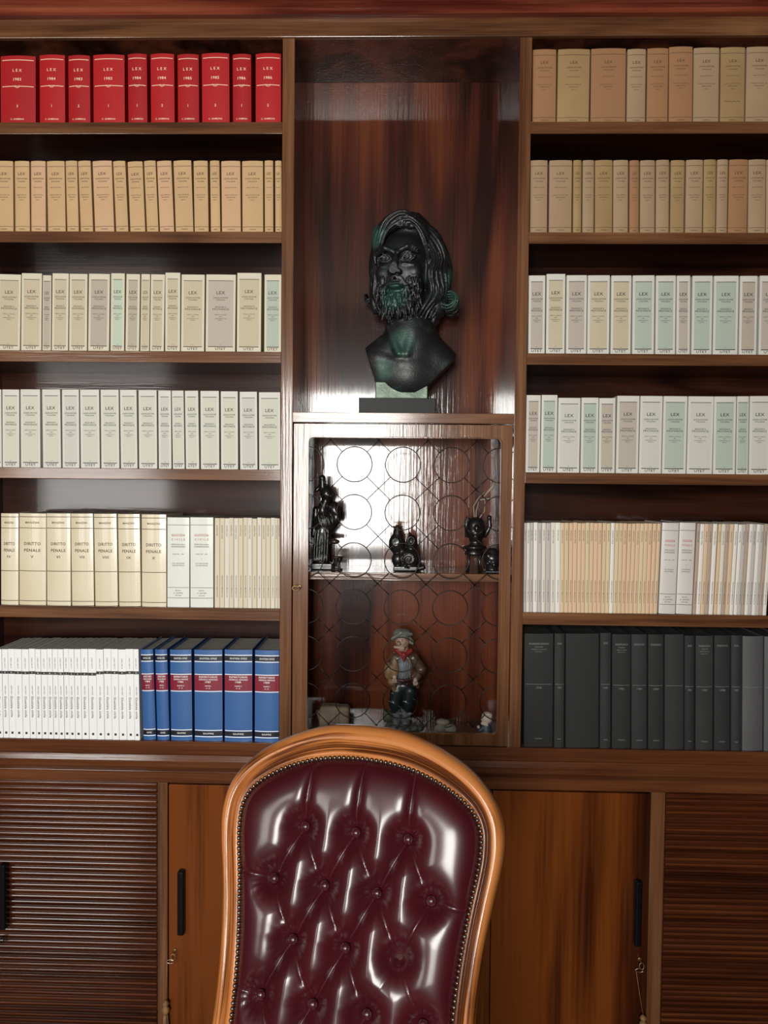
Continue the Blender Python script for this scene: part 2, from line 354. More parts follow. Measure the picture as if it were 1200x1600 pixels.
# ------------------------------------------------------------------ books
def cover_mesh(w, h, d, tb, b, n=8):
    """spine curved by b, boards of thickness tb"""
    out = [(w * (i / n - .5), b * (2 * i / n - 1) ** 2) for i in range(n + 1)]
    inn = [((w - 2 * tb) * (i / n - .5), b * (2 * i / n - 1) ** 2 * .9 + tb) for i in range(n + 1)]
    o = [(-w / 2, d)] + out + [(w / 2, d)]; q = [(-w / 2 + tb, d)] + inn + [(w / 2 - tb, d)]
    k = len(o); v = [(x, y, z) for z in (0, h) for x, y in o] + [(x, y, z) for z in (0, h) for x, y in q]
    f = []
    for i in range(k - 1):
        f += [(i, i + 1, k + i + 1, k + i), (2 * k + i + 1, 2 * k + i, 3 * k + i, 3 * k + i + 1), (k + i, k + i + 1, 3 * k + i + 1, 3 * k + i), (i + 1, i, 2 * k + i, 2 * k + i + 1)]
    f += [(0, k, 3 * k, 2 * k), (k - 1, 3 * k - 1, 4 * k - 1, 2 * k - 1)[::-1]]
    return v, f
paper = mat('page_edges', (.62, .57, .48), .85, var=(40, (.45, .40, .32), .25))
paper_w = mat('white_page_edges', (.55, .52, .47), .85, var=(40, (.42, .38, .33), .25))
ink = mat('black_ink', (.03, .028, .026), .6)
ink_soft = mat('grey_ink', (.085, .07, .06), .7)
ink_brown = mat('brown_ink', (.10, .055, .03), .7)
ink_red = mat('red_ink', (.42, .07, .05), .6)
gilt = mat('gilt_lettering', (.95, .70, .48), .45, metal=.1)
silver = mat('silver_lettering', (.85, .86, .88), .35, metal=.1)
dull_silver = mat('faded_silver_lettering', (.17, .17, .17), .6)
paper_dk = mat('shaded_page_edges', (.035, .032, .03), .9)  # shadow over the charcoal books' page tops, put into the paper colour
def book(label, cat_loc, w, h, d, m, lean=0, hard=False, bulge=.0012, group=None, page=None, inset=.003):
    x, y, z = cat_loc
    th = math.atan2(lean, h)
    t = thing('book', label, 'book', (x, y, z + w / 2 * abs(math.sin(th)) + .0002), group); t.rotation_euler = (0, th, 0)
    w = w - .0012; tb = .0025 if hard else .0005
    v, f = cover_mesh(w, h, d, tb, bulge); mesh('cover', v, f, m, t)
    mb = MB(); mb.box(-w / 2 + tb + .0002, w / 2 - tb - .0002, bulge + tb + .0008, d - (.004 if hard else .0005), .001, h - (inset if hard else .0008))
    mb.build('page_block', page or paper, t)
    return t, w
ORD = 'first second third fourth fifth sixth seventh eighth ninth tenth eleventh twelfth thirteenth fourteenth fifteenth sixteenth seventeenth eighteenth nineteenth twentieth'.split()
ORD += ['twenty-' + o for o in ORD[:9]] + ['thirtieth']
T = dict(
    RED=[(-1326,-1207,1,3077),(-1197,-1110,0,3080),(-1102,-1027,-1,3078),(-1020,-914,-1,3080),(-906,-840,-2,3082),(-832,-751,-2,3082),(-744,-671,-2,3080),(-665,-572,-2,3083),(-565,-501,-2,3080),(-491,-405,-1,3082)],
    TANL=[(-1345,-1281,0,2740),(-1277,-1227,-1,2740),(-1224,-1174,0,2740),(-1169,-1109,-3,2740),(-1105,-1065,-5,2740),(-1061,-1018,-8,2740),(-1014,-949,-8,2740),(-944,-902,-10,2739),(-898,-847,-9,2738),(-843,-803,-10,2740),(-801,-752,-10,2740),(-749,-689,-8,2741),(-687,-639,-4,2740),(-634,-601,-4,2741),(-598,-534,-3,2740),(-531,-461,-2,2740),(-458,-428,-2,2741),(-424,-400,-2,2741)],
    BEIL=[(-1338,-1261,6,2373),(-1258,-1190,4,2377),(-1187,-1158,3,2371),(-1156,-1101,4,2377),(-1099,-1039,3,2376),(-1036,-966,4,2376),(-962,-916,3,2378),(-913,-867,4,2376),(-864,-834,4,2376),(-832,-785,4,2375),(-782,-732,1,2381),(-730,-653,2,2375),(-649,-551,2,2375),(-547,-467,1,2381),(-457,-400,0,2376)],
    WHIL=[(-1360,-1324,0,1999),(-1322,-1265,1,1999),(-1261,-1195,0,2000),(-1187,-1126,-2,2000),(-1122,-1065,-1,2000),(-1061,-997,-2,2000),(-993,-932,-2,2000),(-928,-872,-3,2000),(-868,-807,-2,2000),(-803,-760,-2,1999),(-756,-716,-4,1999),(-713,-668,-4,1999),(-664,-602,-2,1999),(-597,-540,-2,1998),(-534,-476,-3,1997),(-472,-398,-2,1996)],
    DIRL=[(-1334,-1274,2,1591),(-1272,-1181,2,1592),(-1179,-1098,0,1593),(-1095,-1020,-3,1593),(-1017,-940,-4,1593),(-937,-863,-4,1593),(-861,-778,-1,1593)],
    GIUL=[(-776,-701,0,1584),(-699,-621,-1,1585)],
    THINL=[(-618,-601,0,1584),(-601,-585,0,1584),(-585,-569,0,1583),(-569,-554,-1,1585),(-554,-539,-1,1584),(-539,-523,-1,1584),(-523,-508,-1,1585),(-508,-493,-1,1585),(-493,-477,-1,1584),(-477,-462,-1,1586),(-462,-448,-1,1585),(-448,-432,-1,1585),(-432,-418,-1,1586),(-418,-407,-2,1586),(-407,-395,-2,1585)],
    BOOKW=[(-1379,-1344,-2,1140),(-1344,-1323,-4,1140),(-1323,-1303,-4,1140),(-1303,-1281,-4,1141),(-1281,-1256,-4,1141),(-1256,-1232,-4,1141),(-1232,-1211,-4,1143),(-1211,-1192,-4,1142),(-1192,-1171,-4,1142),(-1171,-1153,-4,1143),(-1153,-1135,-4,1143),(-1135,-1116,-4,1143),(-1116,-1099,-4,1144),(-1099,-1080,-4,1144),(-1080,-1058,-4,1144),(-1058,-1034,-4,1145),(-1034,-1007,-4,1145),(-1007,-982,-4,1144),(-982,-957,-4,1146),(-957,-933,-4,1146),(-933,-907,-4,1145),(-907,-881,-5,1147),(-881,-863,-5,1147)],
    BLUE=[(-855,-811,-10,1145),(-809,-766,-8,1146),(-763,-689,-4,1146),(-684,-588,-2,1147),(-584,-489,-1,1149),(-484,-398,0,1149)],
    TANR1=[(401,477,-2,3091),(479,582,0,3092),(586,698,-2,3094),(701,761,-2,3092),(764,832,-2,3094),(834,910,-4,3098),(911,993,-3,3095),(996,1074,-3,3096),(1076,1159,-2,3097)],
    TANR2=[(399,455,-2,2742),(459,533,-2,2742),(536,564,-3,2742),(566,604,-3,2742),(606,663,-4,2742),(664,713,-4,2742),(716,748,-4,2742),(750,798,-4,2742),(800,843,-4,2743),(845,890,-2,2742),(893,948,-2,2743),(950,990,-3,2744),(991,1027,-2,2744),(1028,1089,-1,2744),(1092,1148,-4,2744),(1149,1193,-5,2744)],
    UTR3=[(399,453,-2,2376),(456,517,-2,2381),(520,586,-2,2377),(588,659,-2,2377),(663,728,-2,2377),(732,802,-3,2377),(806,870,-3,2377),(873,917,-4,2377),(921,986,-2,2377),(989,1068,-2,2377),(1072,1128,-2,2377),(1134,1202,-2,2378)],
    UTR4=[(396,443,0,1993),(445,497,0,1994),(499,571,0,1985),(574,630,-1,1986),(632,685,-2,1985),(688,760,0,1993),(762,834,0,1993),(836,913,0,1993),(915,997,0,1993),(999,1070,-2,1993),(1073,1111,-3,1994),(1114,1180,-3,1995)],
    THR1=[(398,407,-2,1580),(407,418,-2,1580),(418,429,-2,1580),(429,443,-2,1580),(443,456,-2,1580),(456,469,-2,1580),(469,485,-2,1580),(485,501,-2,1580)],
    THR2=[(501,517,-3,1581),(517,530,-3,1581),(530,544,-3,1581),(544,557,-2,1581),(557,571,-2,1581),(571,584,-2,1581),(584,597,-2,1581),(597,610,-2,1581),(610,623,-1,1581),(623,637,-1,1581),(637,650,-1,1581),(650,663,0,1581),(663,676,0,1581),(676,689,1,1581),(689,702,2,1581),(702,715,2,1581),(715,728,2,1581),(728,741,3,1581),(741,754,4,1581),(754,768,4,1581),(768,781,4,1581),(781,794,4,1581),(794,807,4,1582),(807,820,5,1582),(820,832,6,1582)],
    GIUR=[(836,891,6,1584),(892,945,6,1585)],
    THR3=[(946,957,8,1582),(957,971,8,1582),(971,984,8,1582),(984,998,8,1582),(998,1012,8,1582)],
    THR4=[(1014,1025,9,1582),(1025,1038,9,1582),(1038,1051,9,1582),(1051,1064,9,1582),(1064,1076,10,1582)],
    THR5=[(1078,1090,10,1582),(1090,1102,10,1583),(1102,1113,10,1583),(1113,1125,10,1583),(1125,1136,10,1583),(1136,1148,10,1583),(1148,1160,10,1583),(1160,1171,11,1583),(1171,1183,11,1583)],
    DARK=[(406,502,-4,1217),(504,539,-4,1219),(542,652,-6,1219),(654,691,-6,1223),(693,755,-6,1219),(757,809,-8,1220),(811,863,-8,1220),(865,928,-8,1221),(929,963,-8,1218),(965,1023,-8,1218),(1025,1078,-8,1220),(1080,1114,-9,1221),(1116,1184,-8,1219),(1186,1252,-8,1219)]
)
def rows(key, zb, yf):
    n = len(T[key])
    for i, (x0, x1, lean, zt) in enumerate(T[key]):
        if x0 < 0: x1 = min(x1, -401 + min(0, -lean))
        else: x0 = max(x0, 396 + max(0, -lean))
        yield i, n, (x0 + x1) / 2000, (x1 - x0) / 1000, lean / 1000, zt / 1000 - zb, (( x0 + x1) / 2000, yf, zb)
def nth(i, n): return 'last' if i == n - 1 else ORD[i]
def rj(a): return random.uniform(-a, a)

# red yearly volumes, upper left shelf
m_red = [mat('red_cloth_a', (.42, .010, .014), .42, coat=.1, bump=(400, .15), var=(9, (.36, .010, .014), .3)), mat('red_cloth_b', (.46, .013, .016), .42, coat=.1, bump=(400, .15), var=(9, (.42, .011, .014), .3))]
yrs = [('1983', '3'), ('1984', '1'), ('1983', '2'), ('1983', '1'), ('1984', '1'), ('1984', '2'), ('1985', '1'), ('1985', '2'), ('1986', '1'), ('1986', '2')]
for i, n, xc, w, lean, h, loc in rows('RED', LV[0], .015):
    nar = 'wide' if w > .09 else 'narrow' if w < .07 else 'medium'
    t, w = book('%s red gilt-lettered volume, %s from the left on the top left shelf' % (nar, nth(i, n)), loc, w - .003, h, .19, m_red[i % 2], lean, True, .006, 'red yearly volumes on the top left shelf')
    p = Print(w, h, .006); y, k = yrs[i]
    p.rule(.065, .0022, .9); p.text('L E X', .215, .0085); p.text(y, .345, .0085, wide=1.1); p.rule(.447, .0022, .9)
    p.m.tube([(.008 * math.cos(a), -.0003, h * .55 + .003 - .007 * math.sin(a)) for a in [math.pi * q / 8 for q in range(9)]], .0009, 5)
    p.text(k, .735, .008); p.text('C. GAMBINO', .925, .005, .6); p.rule(.985, .0015, .7)
    p.build('gilt_lettering', gilt, t, True)

def lex_tan(key, zb, mats, pick, where, group, d=.175):
    for i, n, xc, w, lean, h, loc in rows(key, zb, .012 if key != 'TANR1' else .015):
        nar = 'wide' if w > .075 else 'slim' if w < .045 else 'medium-width'
        loc = (loc[0], loc[1] + abs(rj(.002)), loc[2])
        t, w = book('%s %s volume, %s from the left on %s' % (nar, pick[i % len(pick)][1], nth(i, n), where), loc, w - .0015, h, d, mats[pick[i % len(pick)][0]], lean, False, .0035, group)
        p = Print(w, h, .0035)
        p.rule(.078, .0015, .97); p.text('LEX', .18, .0085, .5, 1.15); p.text('LEGISLAZIONE', .247, .0042, .74, 1.1); p.text('ITALIANA', .287, .0040, .5, 1.1)
        p.text('RACCOLTA', .372, .0030, .62, 1.6); p.text('DALLO STATO AL', .475, .0032, .66, 1.3); p.text('REGIONI', .508, .0032, .5, 1.5); p.text('PARTE I', .545, .0026, .34)
        p.rule(.918, .0014, .97); p.text('TORINO', .955, .0040, .42)
        if key == 'TANR1' and i == 7:
            p.m.tube([(-.024 + .048 * q / 14, -.0002, h * .29 + .002 * math.sin(q * 1.7)) for q in range(15)], .0007, 4)
        p.build('lettering', ink_brown, t, True)
tan = [mat('tan_paper_a', (.60, .40, .20), .75, var=(7, (.50, .32, .16), .35)), mat('tan_paper_b', (.62, .39, .24), .75, var=(7, (.54, .34, .17), .35)),
       mat('tan_paper_orange', (.36, .175, .075), .75, var=(7, (.30, .155, .07), .35)), mat('tan_paper_yellow', (.37, .245, .105), .75, var=(7, (.30, .18, .075), .3)),
       mat('tan_paper_pale', (.40, .27, .155), .75, var=(7, (.33, .21, .12), .35))]
lex_tan('TANL', LV[1], tan, [(0, 'tan'), (0, 'tan'), (1, 'tan'), (0, 'tan')], 'the second left shelf', 'tan volumes on the second left shelf')
lex_tan('TANR1', LV[0], tan, [(2, 'brownish'), (3, 'yellowish tan'), (2, 'orange tan'), (4, 'pale tan'), (2, 'orange-brown'), (2, 'orange-brown'), (4, 'pale greyish'), (3, 'ochre tan'), (4, 'pale tan')], 'the top right shelf', 'tan volumes on the top right shelf')
lex_tan('TANR2', LV[1], tan, [(4, 'tan'), (4, 'tan'), (3, 'tan'), (4, 'tan'), (3, 'tan'), (4, 'tan'), (2, 'tan')], 'the second right shelf', 'tan volumes on the second right shelf')

w_edge = mat('ivory_card', (.66, .61, .47), .6, var=(11, (.60, .55, .42), .3))
w_edge2 = mat('white_card', (.66, .64, .57), .55, var=(11, (.61, .59, .52), .3))
panelm = {'beige': mat('beige_spine_paper', (.50, .43, .29), .65, var=(10, (.55, .47, .33), .3)), 'sand': mat('sand_spine_paper', (.55, .48, .34), .65, var=(10, (.50, .43, .29), .3)),
          'grey': mat('grey_spine_paper', (.42, .36, .30), .65, var=(10, (.45, .39, .29), .3)), 'green': mat('green_spine_paper', (.50, .57, .42), .65, var=(10, (.46, .54, .45), .3)),
          'pink': mat('rosy_spine_paper', (.46, .39, .33), .65, var=(6, (.45, .41, .33), .3)), 'mint': mat('mint_spine_paper', (.42, .48, .40), .65, var=(10, (.40, .46, .39), .3)),
          'white': mat('greyish_white_spine_paper', (.56, .55, .48), .65, var=(10, (.58, .57, .50), .3)), 'cream': mat('cream_spine_paper', (.60, .585, .48), .65, var=(10, (.58, .585, .49), .3))}
def lex_white(key, zb, pick, where, group, edge):
    for i, n, xc, w, lean, h, loc in rows(key, zb, .010):
        nar = 'wide' if w > .078 else 'slim' if w < .052 else 'medium-width'
        c = pick[i % len(pick)]; loc = (loc[0], loc[1] + abs(rj(.0015)), loc[2])
        t, w = book('%s %s-spined volume, %s from the left on %s' % (nar, {'pink': 'rosy grey', 'white': 'greyish white'}.get(c, c), nth(i, n), where), loc, w - .0005, h, .178, edge, lean, False, .0008, group, paper_w)
        pa = Print(w, h, .0008); pa.lift = .0003; m = .007 if w > .04 else .003; wf = 1 - 2 * m / w
        pa.band(.078, .934, wf); pa.build('spine_panel', panelm[c], t)
        p = Print(w, h, .0008)
        p.rule(.080, .0020, wf); p.text('LEX', .235, .0100, .55, 1.1); p.text('LEGISLAZIONE', .300, .0046, .70); p.text('ITALIANA', .328, .0044, .5)
        p.text('REGIONI E', .421, .0048, .5); p.text('PROVINCE', .449, .0056, .68, 1.3); p.text('INDICI E CODICE', .520, .0032, .6); p.text('1987', .545, .0030, .3)
        p.text('AGGIORNATO AL', .570, .0030, .5); p.text('PARTE I', .592, .0030, .4); p.text('VOL', .91, .002, .2)
        p.rule(.935, .0026, wf); p.text('UTET', .962, .0078, .66, 1.2)
        p.build('lettering', ink if key != 'BEIL' else ink_brown, t, True)
lex_white('BEIL', LV[2], ['beige', 'beige', 'grey', 'sand', 'sand', 'grey', 'green', 'grey', 'beige', 'sand', 'beige', 'beige', 'pink', 'beige', 'mint'], 'the third left shelf', 'beige volumes on the third left shelf', w_edge)
lex_white('WHIL', LV[3], ['cream', 'cream', 'cream', 'cream', 'white'], 'the fourth left shelf', 'pale volumes on the fourth left shelf', w_edge2)
lex_white('UTR3', LV[2], ['pink', 'beige', 'pink', 'sand', 'beige', 'mint', 'mint', 'pink', 'mint', 'mint', 'grey', 'pink'], 'the third right shelf', 'boxed volumes on the third right shelf', w_edge2)
lex_white('UTR4', LV[3], ['pink', 'mint', 'white', 'mint', 'pink', 'pink', 'white', 'mint', 'white', 'mint', 'mint', 'white'], 'the fourth right shelf', 'pale volumes on the fourth right shelf', w_edge2)

vellum = mat('vellum_cloth', (.72, .64, .47), .35, coat=.25, var=(9, (.66, .56, .38), .3), bump=(260, .1))
for i, n, xc, w, lean, h, loc in rows('DIRL', LV[4], .012):
    t, w = book('cream treatise on criminal law numbered %s on the fifth left shelf' % ['IV', 'V', 'VI', 'VII', 'VIII', 'IX', 'X'][i], loc, w - .001, h, .2, vellum, lean, True, .005, 'cream numbered treatise volumes')
    p = Print(w, h, .005)
    for fr in (.038, .160, .628, .955): p.rule(fr, .0022, .99)
    p.text('MANZINI', .100, .0062, .52, 1.2); p.text('DIRITTO', .330, .0098, .62, 1.2); p.text('PENALE', .402, .0098, .62, 1.2); p.text(['IV', 'V', 'VI', 'VII', 'VIII', 'IX', 'X'][i], .472, .0085, .4, 1.2)
    p.build('lettering', ink_brown, t)
m_giu = mat('pale_green_white_card', (.70, .73, .64), .5, coat=.1, var=(8, (.74, .75, .68), .3))
m_gir = mat('glossy_white_card', (.68, .64, .60), .35, coat=.3, var=(8, (.62, .58, .54), .3))
for key, m, tt, lab in (('GIUL', m_giu, ('GIUSTIZIA', 'CIVILE'), 'pale greenish white'), ('GIUR', m_gir, ('CASSAZIONE', 'PENALE'), 'glossy white')):
    for i, n, xc, w, lean, h, loc in rows(key, LV[4], .012):
        t, w = book('%s repertory volume, %s of two on the fifth %s shelf' % (lab, ['left', 'right'][i], 'left' if key == 'GIUL' else 'right'), loc, w - .001, h, .185, m, lean, False, .003, 'white repertory volumes', paper_w)
        p = Print(w, h, .003); p.text(tt[0], .197, .0072, .62); p.text(' '.join(tt[1]), .245, .0068, .62); p.build('red_lettering', ink_red, t)
        p = Print(w, h, .003)
        for fr in (.084, .782, .898): p.rule(fr, .0015, .97)
        p.text('REPERTORIO DELLA', .300, .0040, .62); p.text('GIURISPRUDENZA', .325, .0046, .64); p.text('ANNI 1981 - 1985', .408, .0032, .62); p.text('I' * (i + 1), .46, .003, .2)
        p.text('VOCI: ABITAZIONE', .512, .0036, .56); p.text('AZIONE PENALE', .535, .0036, .56); p.text('MILANO', .815, .0032, .4); p.text('A. GIUFFRE', .843, .0040, .6); p.text('EDITORE', .870, .0032, .42)
        p.build('lettering', ink_soft, t, True)
# slim issues of journals
thinm = {'cream': mat('cream_journal_paper', (.66, .58, .42), .6), 'ivory': mat('ivory_journal_paper', (.70, .66, .55), .6), 'tan': mat('tan_journal_paper', (.68, .50, .32), .65), 'peach': mat('peach_journal_paper', (.70, .48, .31), .65),
         'yellow': mat('yellow_journal_paper', (.68, .54, .33), .65), 'grey': mat('grey_journal_paper', (.50, .46, .42), .6), 'white': mat('white_journal_paper', (.78, .74, .68), .55), 'brown': mat('brownish_journal_paper', (.44, .33, .25), .65)}
_n = {'l': 0, 'r': 0}
def thin(key, side, cols, where):
    for i, n, xc, w, lean, h, loc in rows(key, LV[4], .012):
        c = cols[i % len(cols)]; loc = (loc[0], loc[1] + abs(rj(.002)), loc[2])
        t, w = book('slim %s journal issue, %s from left %s' % (c, nth(i, n), where), loc, w, h + rj(.001), .18, thinm[c], lean, False, .0008, 'journal issues on the fifth %s shelf' % ('left' if side == 'l' else 'right'), paper_w)
        p = Print(w, h, .0008); cap = min(.0042, w * .4)
        p.vtext('GIUSTIZIA CIVILE', .08, .20 + .03 * (i % 3 == 1), cap); p.build('title_lettering', ink_soft, t)
        p = Print(w, h, .0008); p.vtext('FASCICOLO MENSILE DI', .64, .885, cap * .85, w * .05)
        p.build('issue_lettering', ink_soft, t)
thin('THINL', 'l', ['cream', 'cream', 'ivory', 'cream', 'ivory'], 'in the fifth left shelf run')
thin('THR1', 'r', ['grey', 'ivory', 'grey', 'white', 'grey', 'ivory', 'grey', 'ivory'], 'in the fifth right shelf start')
thin('THR2', 'r', ['white', 'yellow', 'tan', 'peach', 'peach', 'tan', 'peach', 'yellow', 'tan', 'peach', 'peach', 'tan', 'yellow'], 'before the glossy white volumes')
thin('THR3', 'r', ['brown', 'white', 'tan', 'brown', 'white'], 'just after the glossy white volumes')
thin('THR4', 'r', ['tan', 'ivory', 'brown', 'tan', 'white'], 'in the tilting brownish bundle, fifth right shelf')
thin('THR5', 'r', ['white', 'grey', 'brown', 'white', 'grey'], 'in the end bundle, fifth right shelf')
# white booklets, lower left
m_bw = mat('white_booklet_card', (.86, .86, .85), .45)
for i, n, xc, w, lean, h, loc in rows('BOOKW', BASE, .005):
    if i == 0: continue                                           # wholly outside the frame
    late = i > 16; loc = (loc[0], loc[1] + rj(.001), loc[2])
    t, w = book('white booklet with black number band, %s from left on lowest left shelf' % nth(i - 1, n - 1), loc, w, h, .19, m_bw, lean, False, .0006, 'white booklets on the lowest left shelf', paper_w)
    dz = 0 if late else i * .0012
    p = Print(w, h, .0006); p.band(.243 + dz, .275 + dz, 1.0); p.vtext('ISSN 0017', .10, .215, min(.003, w * .25)); p.vtext('ANNO XXXV', .41, .51, min(.0035, w * .3)); p.vtext('Giustizia civile', .53, .765, min(.0075, w * .5))
    p.m.box(-.0035, .0035, -.0006, 0, h * .045, h * .070)
    p.build('lettering', ink, t)
    p = Print(w, h, .0006); p.lift = .0010; p.text(str(i % 12 + 1), .259 + dz, .0048, .7); p.build('band_number', silver, t)
# blue hardbacks
m_blue = mat('blue_cloth', (.028, .105, .30), .38, coat=.15, bump=(500, .12), var=(8, (.035, .12, .33), .3)); m_band = mat('black_title_band', (.012, .012, .016), .35); m_bred = mat('crimson_title_band', (.22, .010, .028), .35)
for i, n, xc, w, lean, h, loc in rows('BLUE', BASE, .008):
    t, w = book('%s blue hardback with crimson and black title bands, %s from the left' % ('slim' if w < .05 else 'thick', nth(i, n)), loc, w - .002, h, .225, m_blue, lean, True, .005, 'blue repertory hardbacks', paper_w, .006)
    p = Print(w, h, .005); p.lift = .0002; p.band(.067, .120); p.band(.894, .942); p.build('black_band', m_band, t, True)
    p = Print(w, h, .005); p.lift = .0002; p.band(.277, .447); p.build('crimson_band', m_bred, t)
    p = Print(w, h, .005)
    for fr in (.059, .129, .270, .455, .884, .953): p.rule(fr, .0028, .98)
    p.text('GIUSTIZIA CIVILE', .094, .0055, .62, 1.1); p.text('REPERTORIO', .297, .0058, .66, 1.2); p.text('GENERALE ANNUALE', .325, .0048, .68); p.text('19%d' % (84 + i), .352, .0056, .4, 1.2)
    p.text('PARTE %s' % ('I' if i % 2 else 'II'), .395, .0040, .34); p.text('A - R', .420, .0040, .3); p.text('GIUFFRE', .918, .0052, .4, 1.2)
    p.build('silver_lettering', silver, t, True)
# charcoal clothbound volumes, lower right
m_dk = [mat('charcoal_cloth_a', (.026, .026, .0265), .75, bump=(500, .2), spec=.25, var=(7, (.024, .024, .0245), .3)), mat('charcoal_cloth_b', (.036, .036, .0365), .75, bump=(500, .2), spec=.25, var=(7, (.028, .028, .0285), .3)), mat('grey_cloth', (.085, .085, .088), .6, bump=(500, .2), var=(7, (.065, .065, .068), .3))]
for i, n, xc, w, lean, h, loc in rows('DARK', BASE, .008):
    g = 'worn grey' if i == 12 else 'charcoal'
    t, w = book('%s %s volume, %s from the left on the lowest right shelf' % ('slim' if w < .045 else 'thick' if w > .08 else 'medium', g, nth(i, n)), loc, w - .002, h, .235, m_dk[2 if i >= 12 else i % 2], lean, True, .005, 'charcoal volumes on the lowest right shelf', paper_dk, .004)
    if i == 2: continue
    p = Print(w, h, .005); p.rule(.445, .0012, .9)
    if i not in (7, 12): p.text('GIURISPRUDENZA' if w > .045 else 'DIR', .088, .0056, .7); p.text('%d' % (1978 + i), .475, .0062, .42); p.text('TORINO', .925, .0042, .4)
    if w > .05 and i not in (7, 12): p.text('ITALIANA', .115, .004, .36); p.text('COMPLETA E ORDINATA', .137, .003, .6); p.text('RACCOLTA', .157, .003, .44)
    p.build('faded_lettering', dull_silver, t, True)

